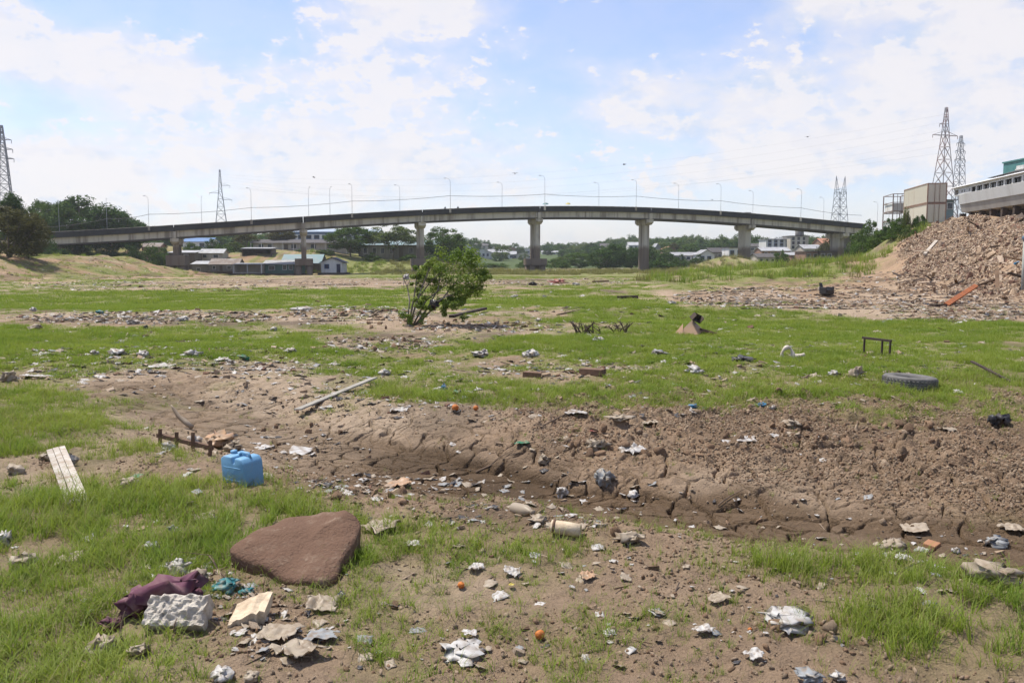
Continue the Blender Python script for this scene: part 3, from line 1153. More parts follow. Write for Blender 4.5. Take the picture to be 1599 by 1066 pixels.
def bridge():
    B = thing('road_bridge', 'long arched concrete road bridge with dark parapets crossing the riverbed', 'bridge', (*bxy(0), -1.3))
    inv = B.matrix_world
    ox, oy = bxy(0)

    def P(t, off, z):
        x, y = bxy(t, off)
        return (x - ox, y - oy, z + 1.3)

    def strip(name, mat, t0, t1, off0, off1, d0, d1, n=10, parent=B):
        """a long box following the road profile: depth d0..d1 below the parapet top"""
        m = MB()
        v, f = [], []
        for i in range(n + 1):
            t = t0 + (t1 - t0) * i / n
            z = bz(t)
            v += [P(t, off0, z - d0), P(t, off1, z - d0), P(t, off1, z - d1), P(t, off0, z - d1)]
        for i in range(n):
            a = 4 * i
            for j in range(4):
                f.append((a + j, a + 4 + j, a + 4 + (j + 1) % 4, a + (j + 1) % 4))
        f += [(0, 1, 2, 3), (4 * n + 3, 4 * n + 2, 4 * n + 1, 4 * n)]
        m.add(v, f)
        return m.build(name, mat, parent)
    cuts = [bt(-330), bt(60)] + PIERS + [bt(1347)]
    for a, b in zip(cuts[:-1], cuts[1:]):
        g = .0022
        deck = strip('deck_slab', 'asphalt', a + g, b - g, .15, 10.2, 1.02, 1.32)
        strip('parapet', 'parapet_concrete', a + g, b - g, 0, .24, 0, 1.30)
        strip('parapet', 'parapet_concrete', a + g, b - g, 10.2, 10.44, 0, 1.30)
        strip('handrail', 'bridge_concrete', a + g, b - g, -.06, .30, -.10, -.002)
        for i, off in enumerate((.75, 3.4, 6.1, 8.8)):
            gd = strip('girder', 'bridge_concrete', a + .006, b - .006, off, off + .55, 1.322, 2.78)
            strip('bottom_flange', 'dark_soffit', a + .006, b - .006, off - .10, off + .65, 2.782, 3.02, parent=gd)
        # stiffener blocks dividing the outer face near the span ends
        for t in (a + .03, b - .03):
            m = MB()
            x0 = P(t - .011, .60, 0)
            z = bz(t)
            v = []
            for tt in (t - .009, t + .009):
                for off in (.62, .76):
                    for zz in (z - 2.8, z - 1.33):
                        v.append(P(tt, off, zz))
            m.add(v, [(0, 1, 3, 2), (4, 6, 7, 5), (0, 4, 5, 1), (2, 3, 7, 6), (0, 2, 6, 4), (1, 5, 7, 3)])
            m.build('end_block', 'bridge_concrete', B)
    for i, t in enumerate(PIERS):
        x, y = bxy(t, 5.1)
        gz = hz(x, y) - 1.0
        top = bz(t) - 3.03
        p = link('pier', None, B, (x - ox, y - oy, 1.3), (0, 0, BANG))
        w, dp = (.62, 1.6) if i < 5 else (.72, 1.9)
        fa = -2.9        # the column stands nearer the camera side of the deck
        cap = MB()
        cap.add([(a * wx, yy, zz) for zz, ya, yb, wx in ((top, -4.6, 4.6, .95), (top - .8, -4.6, 4.6, .95), (top - 1.45, -3.4, 3.4, .80)) for a, yy in ((-1, ya), (1, ya), (1, yb), (-1, yb))],
                [(0, 1, 2, 3), (11, 10, 9, 8)] + [(4 * k + j, 4 * k + 4 + j, 4 * k + 4 + (j + 1) % 4, 4 * k + (j + 1) % 4) for k in range(2) for j in range(4)])
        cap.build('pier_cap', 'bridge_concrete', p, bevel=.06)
        zb = gz if i > 3 else (2.2 if i else 3.0)
        for s in ((-2.2, 2.2) if i < 4 else (-1.6,)):
            col = MB()
            if i < 4:
                col.box(-w, w, s - .8, s + .8, zb, top - 1.44)
            else:
                col.box(-w * 1.15, w * 1.15, -2.2, 2.2, zb, top - 1.44)
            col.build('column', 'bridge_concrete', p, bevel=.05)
        if i < 4:
            MB().box(-2.2, 2.2, -4.0, 4.0, .5, zb - .004).build('pile_cap', 'bridge_concrete', p, bevel=.06)
            for sx in (-1.35, 1.35):
                for sy in (-2.8, 2.8):
                    MB().beam((sx, sy, gz - 1), (sx, sy, .496), .75, 12).build('pile', 'bridge_concrete', p, True)
        # bearing wall between the girder ends above the cap
        MB().box(-.45, .45, -4.9, 4.9, top + .03, top + 1.6).build('diaphragm', 'bridge_concrete', p)
    for t, nm in ((bt(66), 'abutment'), (bt(1350), 'abutment')):
        x, y = bxy(t, 5.1)
        a = link(nm, None, B, (x - ox, y - oy, 1.3), (0, 0, BANG))
        MB().box(-3, 3, -5.2, 5.2, hz(x, y) - 3, bz(t) - 3.05).build('abutment_wall', 'bridge_concrete', a)
    return B


BRIDGE = bridge()


# ---------------------------------------------------------------- street lamps
def lamps():
    near = [237, 396, 552, 704, 850, 991, 1122, 1246]
    far = [98, 172, 319, 485, 518, 626, 784, 934, 1057, 1172, 1282, 1365, 1383]
    base = None
    hgt = 7.3

    def make():
        r = thing('street_lamp', '', 'street lamp', group='street lamps along the bridge')
        MB().box(-.22, .22, -.16, .16, -.95, .12).build('base_bracket', 'bridge_concrete', r)
        MB().tube([(0, 0, .1), (0, 0, 3), (0, 0, 6), (0, 0, hgt - .8), (-.12, -.05, hgt - .25), (-.5, -.1, hgt + .1), (-1.05, -.15, hgt + .2)], [.05, .046, .04, .036, .033, .03, .028], 6).build('pole', 'lamp_steel', r, True)
        h = MB()
        h.box(-1.6, -1.0, -.24, -.04, hgt + .12, hgt + .27)
        h.build('lamp_head', 'lamp_glass', r, bevel=.04)
        return r
    ordn = ['first', 'second', 'third', 'fourth', 'fifth', 'sixth', 'seventh', 'eighth', 'ninth', 'tenth', 'eleventh', 'twelfth', 'thirteenth']
    for side, L in (('near', near), ('far', far)):
        for i, px in enumerate(L):
            t = bt(px)
            off = -.18 if side == 'near' else 10.6
            if side == 'far':
                # the far parapet stands 10 m further back: solve for the column
                for _ in range(6):
                    x, y = bxy(t, off)
                    t += bt(px) - bt(CX + F * x / y)
            x, y = bxy(t, off)
            if base is None:
                base = o = make()
            else:
                o = base.copy()
                COL.objects.link(o)
                for ch in base.children:
                    c = ch.copy()
                    COL.objects.link(c)
                    c.parent = o
            o.location = (x, y, bz(t))
            lean = math.sin(px * 1.7) * .012
            o.rotation_euler = (0, lean, BANG + (0 if px > 560 else math.pi * .55 if side == 'far' else .9))
            sc = 1.0 + .05 * math.sin(px)
            o.scale = (sc, sc, sc)
            o['label'] = 'slim grey street lamp, %s from left on the %s parapet' % (ordn[i], 'nearer' if side == 'near' else 'farther')


lamps()

# ---------------------------------------------------------------- cables
plain('cable_black', (.05, .05, .055), (.04, .04, .04), 1, .7)
plain('wire_pale', (.22, .23, .25), (.2, .2, .2), 1, .6)


def cable(label, pts, r, mat, sag=0.0, group=None, name='overhead_cable'):
    P = []
    for a, b in zip(pts[:-1], pts[1:]):
        a, b = Vector(a), Vector(b)
        for i in range(12):
            t = i / 12
            p = a.lerp(b, t)
            p.z -= sag * 4 * t * (1 - t)
            P.append(p)
    P.append(Vector(pts[-1]))
    return tag(MB().tube(P, r, 4).build(name, mat), label, 'cable', group)


def bridge_wire():
    pts = []
    for px, dz in ((75, 1.2), (172, 2.4), (237, 2.9), (396, 3.0), (552, 3.1), (704, 3.3), (850, 3.1), (991, 2.9), (1122, 2.8), (1246, 2.7), (1340, 2.3)):
        x, y = bxy(bt(px), -.20)
        pts.append((x, y, bz(bt(px)) + dz))
    cable('black cable strung from lamp to lamp along the bridge', pts, .045, 'cable_black', .35)


bridge_wire()

# ---------------------------------------------------------------- pylons
plain('pylon_steel', (.30, .31, .33), (.22, .22, .23), 1, .55, .4, rnd=.05)
plain('pylon_red', (.33, .22, .21), (.28, .27, .27), .15, .6, .4, rnd=.05, lo=.45, hi=.55)


def pylon(label, px, ytop, Y, bw, tw, arms, th=.10, mat='pylon_steel', zb=None, twin=False, panels=11):
    top = at(px, ytop, Y)
    z0 = hz(top.x, Y) - .5 if zb is None else zb
    h = top.z - z0
    R = thing('transmission_tower', label, 'pylon', (top.x, Y, z0), (0, 0, .35))

    def w(s):
        s = min(max(s, 0), 1)
        return bw + (tw - bw) * (min(s / .72, 1) ** .8) if s < .72 else tw * (1 - (s - .72) / .28 * (0.75 if not twin else 0))
    zs = [h * (1 - (1 - i / panels) ** 1.25) for i in range(panels + 1)]
    hh = h * .86 if twin else h
    cor = ((-1, -1), (1, -1), (1, 1), (-1, 1))

    def c(z, k):
        r = w(z / h) / 2
        return (cor[k][0] * r, cor[k][1] * r, z)
    zs = [z for z in zs if z <= hh]
    for k in range(4):
        m = MB()
        for a, b in zip(zs[:-1], zs[1:]):
            m.beam(c(a, k), c(b, k), th * 1.3)
        m.build('leg', mat, R)
    m = MB()
    for i, (a, b) in enumerate(zip(zs[:-1], zs[1:])):
        for k in range(4):
            l = (k + 1) % 4
            m.beam(c(a, k), c(b, l), th * .7)
            m.beam(c(a, l), c(b, k), th * .7)
            m.beam(c(b, k), c(b, l), th * .7)
    m.build('bracing', mat, R)
    for (s, L, side) in arms:
        z = h * s
        m = MB()
        r = w(s) / 2
        for sg in ((-1, 1) if side == 0 else (side,)):
            tip = (sg * (r + L), 0, z)
            for yy in (-r, r):
                m.beam((sg * r, yy, z), tip, th * .8)
            m.beam((0, 0, z + L * .28 + .3), tip, th * .7)
            m.beam(tip, (tip[0], 0, z - 1.0), th * .8)
        m.build('crossarm', mat, R)
    if twin:
        for sg in (-1, 1):
            m = MB()
            b = zs[-1]
            r = w(b / h) / 2
            tip = (sg * (r + .5), 0, h)
            for dx in (-.7, .7):
                for yy in (-r * .5, r * .5):
                    m.beam((sg * r + dx, yy, b - 1), tip, th)
            for q in range(4):
                zz = b + (h - b) * q / 4
                f = 1 - q / 4
                m.beam((sg * r - .7 * f, 0, zz), (sg * r + .7 * f, 0, zz), th * .8)
            m.build('peak', mat, R)
    return R, top


T1 = pylon('tall thin lattice pylon behind the left half of the bridge', 343, 265, 430, 8.5, 1.6, ((.70, 4.2, -1), (.80, 3.8, 1), (.62, 4.0, 1)), .10)
T2 = pylon('tallest lattice pylon rising behind the stacked shipping containers', 1478, 168, 300, 9.5, 2.2, ((.80, 4.5, 0), (.88, 2.0, -1)), .12, 'pylon_red')
T3 = pylon('narrow lattice mast with small crossarms between tall pylon and boat', 1501, 212, 330, 5.0, 2.4, ((.78, 1.6, 0), (.86, 1.6, 0), (.93, 1.4, 0)), .10, panels=14)
T4 = pylon('twin peaked lattice pylon behind the right end of the bridge', 1313, 275, 390, 8.0, 3.6, ((.83, .8, 0),), .11, twin=True)
T5 = pylon('dark lattice pylon cut off by the left edge of the picture', 2, 196, 260, 5.5, 2.0, ((.80, 1.8, 0), (.88, 1.8, 0), (.72, 1.8, 0)), .13, 'pylon_steel', panels=14)


def powerlines():
    k = 0
    names = ['highest', 'second highest', 'third highest', 'fourth highest', 'fifth highest', 'lowest']
    for i, (ya, yb, sag) in enumerate(((228, 262, 10), (236, 268, 11), (248, 275, 12), (258, 282, 13), (272, 287, 12), (283, 291, 9))):
        a, b, m = at(1478, 178 + i * 12, 300), at(343, 272 + i * 4, 430), None
        cable('thin power wire sagging across the sky above the bridge, %s' % names[i], [a, b], .013, 'wire_pale', sag, 'power wires over the bridge', 'power_line')


powerlines()

# ================================================================ TREES
plain('bark', (.16, .13, .10), (.09, .07, .055), 3, .95, .1, bump=.5, bdist=.05)
leaf_mat('leaf_dark', (.022, .050, .010), (.055, .105, .020), .2, .25, True)
leaf_mat('leaf_mid', (.034, .072, .013), (.090, .145, .028), .25, .25, True)
leaf_mat('leaf_light', (.055, .090, .022), (.125, .155, .045), .3, .25, True)
leaf_mat('leaf_olive', (.040, .045, .016), (.095, .090, .035), .25, .25, True)
leaf_mat('leaf_bush', (.075, .140, .026), (.220, .270, .070), .4, 2.0, True)


def leaves(cent, rad_, nleaf, size, rng, tone, up=.4):
    """n quads (two triangles each) scattered through a clump"""
    d = rng.normal(size=(nleaf, 3))
    d /= np.linalg.norm(d, axis=1)[:, None]
    p = cent + d * rad_ * (rng.rand(nleaf, 1) ** .45)
    nrm = d + rng.normal(size=(nleaf, 3)) * .7 + np.array([0, 0, up])
    nrm /= np.linalg.norm(nrm, axis=1)[:, None]
    t = np.cross(nrm, rng.normal(size=(nleaf, 3)))
    t /= np.linalg.norm(t, axis=1)[:, None]
    b = np.cross(nrm, t)
    s = size * (.6 + .8 * rng.rand(nleaf, 1))
    q = np.stack([p - t * s, p - b * s * .45, p + t * s, p + b * s * .45], 1)
    tn = np.clip(tone + (rng.rand(nleaf) - .5) * .35, 0, 1)
    return q.reshape(-1, 3), np.repeat(tn, 4)


def crown_me(name, seed, mat, shape='round', clumps=40, per=110, size=.055, cr=.30):
    """unit crown: about 1 m radius, 0..2 m high, uneven, made of leaf clumps"""
    rng = np.random.RandomState(seed)
    Q, T = [], []
    for i in range(clumps):
        u = rng.normal(size=3)
        u /= np.linalg.norm(u)
        r = .45 + .5 * rng.rand() ** .5
        if shape == 'round':
            c = np.array([u[0] * r, u[1] * r, 1 + u[2] * r * .95])
        elif shape == 'umbrella':
            rr = math.sqrt(rng.rand())
            a = rng.rand() * 6.283
            c = np.array([rr * math.cos(a), rr * math.sin(a), 1.55 - .75 * rr ** 2 + .25 * rng.normal()])
        elif shape == 'tall':
            h = rng.rand()
            rr = (.75 * (1 - h) ** .6 + .12) * math.sqrt(rng.rand())
            a = rng.rand() * 6.283
            c = np.array([rr * math.cos(a), rr * math.sin(a), .15 + 1.8 * h])
        else:                       # low shrub
            rr = math.sqrt(rng.rand())
            a = rng.rand() * 6.283
            c = np.array([rr * math.cos(a), rr * math.sin(a), (.2 + rng.rand() * 1.2) * (1.15 - .7 * rr)])
        k = cr * (.6 + .8 * rng.rand())
        q, t = leaves(c, np.array([k, k, k * .75]), per, size, rng, .25 + .5 * rng.rand())
        Q.append(q)
        T.append(t)
    V, T = np.concatenate(Q), np.concatenate(T)
    me = mesh(name, V, np.arange(len(V)).reshape(-1, 4), mat)
    a = me.attributes.new('tone', 'FLOAT', 'POINT')
    a.data.foreach_set('value', T.astype(np.float32))
    return me


CR = {}


def crown_for(mat, shape, var):
    k = (mat, shape, var)
    if k not in CR:
        big = var >= 10
        CR[k] = crown_me('crown', 500 + len(CR) * 7, mat, shape, 95 if big else 46, 130 if big else 100, .042 if big else .062, .24 if big else .30)
    return CR[k]


TREE_RNG = random.Random(5)


def tree(label, px, py0, py1, wpx, Y, mat='leaf_mid', shape='round', var=0, trunk=.25, name='tree', cat='tree', group=None, zbase=None, lift=None):
    """crown spans py1 (top) .. down; py0 is the foot as seen; wpx the crown's width in photo pixels"""
    foot = at(px, py0, Y)
    g = hz(foot.x, Y)
    top = at(px, py1, Y).z
    z0 = min(g, foot.z) - .2 if zbase is None else zbase
    z0 = g - .15
    h = max(top - z0, 1.0)
    R = wpx / F * Y * .5
    o = thing(name, label, cat, (foot.x, Y, z0), (0, 0, TREE_RNG.random() * 6.28), group)
    tz = h * trunk
    m = MB()
    tr = max(.05, h * .022)
    m.tube([(0, 0, -.3), (.02 * h, 0, tz * .5), (.01 * h, .02 * h, tz), (0, .03 * h, h * .6), (0, 0, h * .85)], [tr * 1.3, tr, tr * .85, tr * .5, tr * .15], 7)
    for i in range(6):
        a = i * 1.05 + TREE_RNG.random()
        e = R * (.55 + .3 * TREE_RNG.random())
        zb = tz * (.75 + .4 * TREE_RNG.random())
        m.tube([(0, .02 * h, zb), (math.cos(a) * e * .5, math.sin(a) * e * .5, zb + (h - zb) * .3), (math.cos(a) * e, math.sin(a) * e, zb + (h - zb) * (.5 + .25 * TREE_RNG.random()))], [tr * .55, tr * .38, tr * .12], 5)
    m.build('trunk', 'bark', o, True)
    cz = (h - tz) / (2.05 if shape != 'shrub' else 1.45)
    c = link('crown', crown_for(mat, shape, var), o, (0, 0, tz - cz * (.12 if shape != 'shrub' else .0)), (0, 0, TREE_RNG.random() * 6.28), (R * .90, R * .90, cz * 1.0))
    return o


# big trees on the left bank
tree('olive brown spreading tree at the left edge, nearest of the left bank', 14, 398, 306, 124, 125, 'leaf_olive', 'round', 10, .03)
tree('dark ragged tree top behind the olive tree at left edge', 22, 396, 297, 70, 150, 'leaf_dark', 'tall', 10, .3)
tree('light green tree just right of the olive tree', 92, 396, 304, 84, 226, 'leaf_mid', 'round', 10, .15)
tree('mid green tree between the olive tree and the tallest one', 68, 396, 303, 66, 228, 'leaf_mid', 'round', 11, .12)
tree('large dark green tree, tallest on the left bank behind the bridge', 126, 396, 298, 130, 232, 'leaf_dark', 'round', 11, .12)
tree('dark green tree sloping down to the bridge, right of the tallest', 172, 398, 314, 112, 238, 'leaf_dark', 'round', 10, .12)
tree('low dark tree peeping over the bridge parapet at left', 204, 398, 334, 66, 246, 'leaf_dark', 'round', 11, .12)
tree('olive tree overhanging the left end of the bridge', 48, 397, 322, 62, 140, 'leaf_olive', 'round', 11, .03)
tree('dark tree filling the gap under the left end of bridge', 150, 400, 362, 70, 252, 'leaf_dark', 'shrub', 0, .1)
tree('dark bush under the bridge beside the left abutment', 112, 400, 372, 60, 216, 'leaf_dark', 'shrub', 1, .05, 'bush', 'bush')
tree('dark bush in front of the left abutment', 80, 400, 370, 50, 196, 'leaf_dark', 'shrub', 2, .05, 'bush', 'bush')
# thicket under the left spans
for i, (px, a, b, w, Y) in enumerate(((205, 420, 382, 44, 222), (238, 424, 380, 48, 228), (168, 410, 384, 40, 232), (258, 412, 386, 34, 246), (190, 426, 400, 30, 214), (300, 400, 378, 30, 262), (330, 398, 372, 40, 268), (350, 400, 380, 30, 262))):
    tree('dark green bush in the shade under the left spans, %s from left' % ['third', 'fifth', 'first', 'sixth', 'second', 'seventh', 'eighth', 'last'][i], px, a, b, w, Y, ('leaf_dark', 'leaf_mid')[i % 2], 'shrub', i % 3, .05, 'bush', 'bush', 'bushes under the left spans')
# trees behind the middle of the bridge
tree('thin branching tree under the bridge left of the school', 384, 392, 363, 40, 275, 'leaf_olive', 'umbrella', 0, .45)
tree('small light green tree beside the fence left of the school', 366, 394, 376, 26, 268, 'leaf_light', 'round', 1, .2)
tree('dull green tree in front of the blue and white school', 440, 390, 352, 58, 282, 'leaf_olive', 'round', 12, .25)
tree('small round tree beside the left end of the school', 418, 388, 376, 16, 280, 'leaf_mid', 'round', 3, .2)
tree('wide grey green tree at the right end of the school', 548, 404, 350, 84, 262, 'leaf_mid', 'round', 12, .22)
tree('spreading pale green tree right of the school', 614, 398, 347, 92, 266, 'leaf_light', 'umbrella', 10, .30)
tree('rounded tree just right of the third pier', 692, 402, 347, 76, 268, 'leaf_mid', 'round', 10, .15)
tree('dark tree joined to the rounded tree right of third pier', 713, 404, 362, 34, 272, 'leaf_dark', 'round', 4, .12)
for i, (px, a, b, w) in enumerate(((470, 404, 390, 18), (512, 402, 388, 20), (500, 406, 396, 24), (580, 406, 394, 30), (640, 408, 396, 34), (672, 408, 398, 30), (420, 402, 392, 20), (735, 416, 402, 30))):
    tree('low bush on the grassy bank behind the huts, %s' % ['below the school gate', 'right of the second pier', 'beside the navy roofed hut', 'under the wide tree', 'left of the third pier', 'right of the third pier', 'behind the open shelter', 'at the foot of the bank'][i], px, a, b, w, 258, 'leaf_mid', 'shrub', i % 3, .05, 'bush', 'bush', 'bushes on the far left bank')
# distant tree line in the middle and right
for i, (px, a, b, w, Y, mt, shp) in enumerate(((596 + 150, 400, 383, 22, 520, 'leaf_dark', 'round'), (724, 396, 391, 14, 640, 'leaf_mid', 'round'), (786, 392, 389, 12, 700, 'leaf_dark', 'round'), (812, 396, 386, 16, 640, 'leaf_dark', 'round'), (857, 394, 385, 22, 600, 'leaf_dark', 'round'),
                                               (923, 392, 376, 26, 560, 'leaf_dark', 'round'), (868, 417, 402, 44, 300, 'leaf_mid', 'shrub'), (905, 417, 392, 60, 330, 'leaf_mid', 'round'), (880, 416, 398, 40, 345, 'leaf_light', 'round'),
                                               (958, 417, 376, 54, 300, 'leaf_dark', 'round'), (985, 417, 382, 50, 296, 'leaf_dark', 'round'), (1008, 417, 380, 40, 310, 'leaf_dark', 'round'), (938, 417, 386, 44, 290, 'leaf_dark', 'round'), (1040, 417, 392, 40, 300, 'leaf_dark', 'round'),
                                               (1062, 415, 398, 34, 290, 'leaf_dark', 'shrub'), (1076, 400, 377, 36, 400, 'leaf_mid', 'round'), (1052, 402, 378, 20, 420, 'leaf_olive', 'umbrella'), (1112, 400, 378, 38, 420, 'leaf_dark', 'round'), (1146, 396, 373, 36, 430, 'leaf_dark', 'round'), (1090, 414, 398, 34, 280, 'leaf_dark', 'shrub'),
                                               (820, 417, 406, 30, 310, 'leaf_mid', 'shrub'), (1220, 404, 386, 26, 236, 'leaf_mid', 'round'), (1298, 396, 366, 44, 272, 'leaf_olive', 'round'), (770, 418, 408, 50, 330, 'leaf_mid', 'shrub'), (1030, 416, 404, 60, 262, 'leaf_dark', 'shrub'))):
    where = ['left of the far town', 'above the far town roofs at left', 'in the middle of the far town', 'at the right of the far town', 'just right of the centre pier, on the hill', 'lone round crown on the ridge right of the centre pier', 'low beside the centre pier', 'left of the dark grove', 'pale one left of the dark grove',
             'tallest of the dark grove', 'in the middle of the dark grove', 'touching the fourth pier from right side', 'front left of the dark grove', 'right of the fourth column', 'low right of the fourth column', 'above the white wall', 'feathery one above the white wall', 'above the dark roofs', 'left of the fifth column on the ridge', 'beside the brown heap',
             'in front of the far town at right', 'right of the fifth column', 'under the right end of the bridge', 'low along the riverbed below the far town', 'in front of the fourth column'][i]
    tree('distant tree %s' % where, px, a, b, w, Y, mt, shp, (i % 5) + (10 if w > 48 and shp == 'round' else 0), .08 if shp != 'umbrella' else .4, 'tree', 'tree', 'distant trees beyond the bridge')
# shrubs on the right bank
for i, (px, a, b, w, Y, mt) in enumerate(((1358, 398, 344, 54, 150, 'leaf_mid'), (1336, 398, 362, 36, 158, 'leaf_mid'), (1404, 376, 338, 34, 121, 'leaf_mid'), (1421, 372, 348, 26, 114, 'leaf_light'), (1436, 352, 332, 22, 116.5, 'leaf_dark'), (1412, 392, 356, 22, 112, 'leaf_dark'), (1384, 372, 344, 26, 140, 'leaf_mid'), (1416, 336, 318, 12, 117, 'leaf_light'), (1374, 392, 360, 40, 128, 'leaf_mid'), (1396, 396, 368, 30, 118, 'leaf_mid'), (1346, 404, 378, 40, 140, 'leaf_mid'), (1428, 386, 362, 20, 110, 'leaf_mid'), (1390, 362, 340, 30, 128, 'leaf_dark'), (1440, 356, 344, 16, 112, 'leaf_mid'))):
    tree('green shrub on the right bank, %s' % ['largest, hiding the bridge end', 'left of the largest', 'below the open frame containers', 'thin one left of the rubble hole', 'dark one at the foot of the containers', 'dark one low on the earth slope', 'between the largest and the containers', 'slender one against the lower container', 'broad one below the bridge end', 'middle one on the bare earth slope', 'low one at the foot of the bridge end', 'one nearest the rubble edge', 'dark one under the frame containers', 'small one at the container corner'][i], px, a, b, w, Y, mt, 'shrub', (i % 3) + (10 if i == 0 else 0), .05, 'bush', 'bush', 'shrubs on the right bank')



def far_woods():
    rng = np.random.RandomState(31)
    ss = [src('wood_%02d' % i, crown_me('wood_crown', 950 + i, ('leaf_dark', 'leaf_mid', 'leaf_mid', 'leaf_light')[i], 'round', 24, 60, .10, .36)) for i in range(4)]
    n = 9000
    x, y = (rng.rand(n) * 2 - 1) * 520, 330 + 900 * rng.rand(n) ** 1.4
    k = (np.abs(x) < y * .66) & (fbm2(x / 45, y / 45, 3, 150) > .47) & ~((x > -75) & (x < 32) & ((y < 480) | ((y < 800) & (rng.rand(n) < .8))))
    k &= ~((y < 400) & (x > 85))
    x, y = x[k], y[k]
    n = len(x)
    s = 2.0 + 2.6 * rng.rand(n)
    scatter('far_woods', ss, np.stack([x, y, H(x, y) - .8], 1), np.stack([x * 0, x * 0, rng.rand(n) * 6.28], 1), np.stack([s * 1.2, s * 1.2, s * (.7 + .5 * rng.rand(n))], 1), rng.randint(0, 4, n), 'woods and gardens covering the distant low hills')


far_woods()

# ---------------------------------------------------------------- buildings
plain('wall_white', (.62, .62, .60), (.45, .43, .40), .6, .85, streak=True)
plain('wall_cream', (.48, .44, .37), (.34, .30, .25), .6, .85, streak=True)
plain('wall_green', (.075, .155, .125), (.06, .11, .09), .8, .8, streak=True)
plain('wall_brick', (.30, .18, .13), (.22, .14, .10), .8, .9)
plain('wall_grey', (.25, .24, .22), (.15, .14, .13), .6, .9, streak=True)
plain('wall_wood', (.15, .12, .09), (.08, .065, .05), .8, .9, streak=True)
plain('paint_blue', (.10, .19, .36), (.08, .14, .26), .8, .7)
plain('paint_navy', (.022, .028, .065), (.015, .02, .04), .8, .7)
plain('roof_tin', (.34, .35, .36), (.20, .19, .18), .7, .6, .4)
plain('roof_rust', (.15, .115, .095), (.27, .25, .235), .5, .8)
plain('roof_paleblue', (.30, .37, .44), (.24, .28, .33), .6, .6, .4)
plain('roof_teal', (.16, .26, .28), (.24, .25, .25), .5, .7)
plain('roof_tile', (.34, .16, .10), (.25, .13, .09), .7, .9)
plain('roof_dark', (.09, .085, .085), (.06, .055, .055), .7, .9)
plain('glass_dark', (.03, .035, .04), (.05, .055, .06), 1, .2, .5)
plain('raft_log', (.075, .06, .048), (.045, .036, .03), 2, .95)


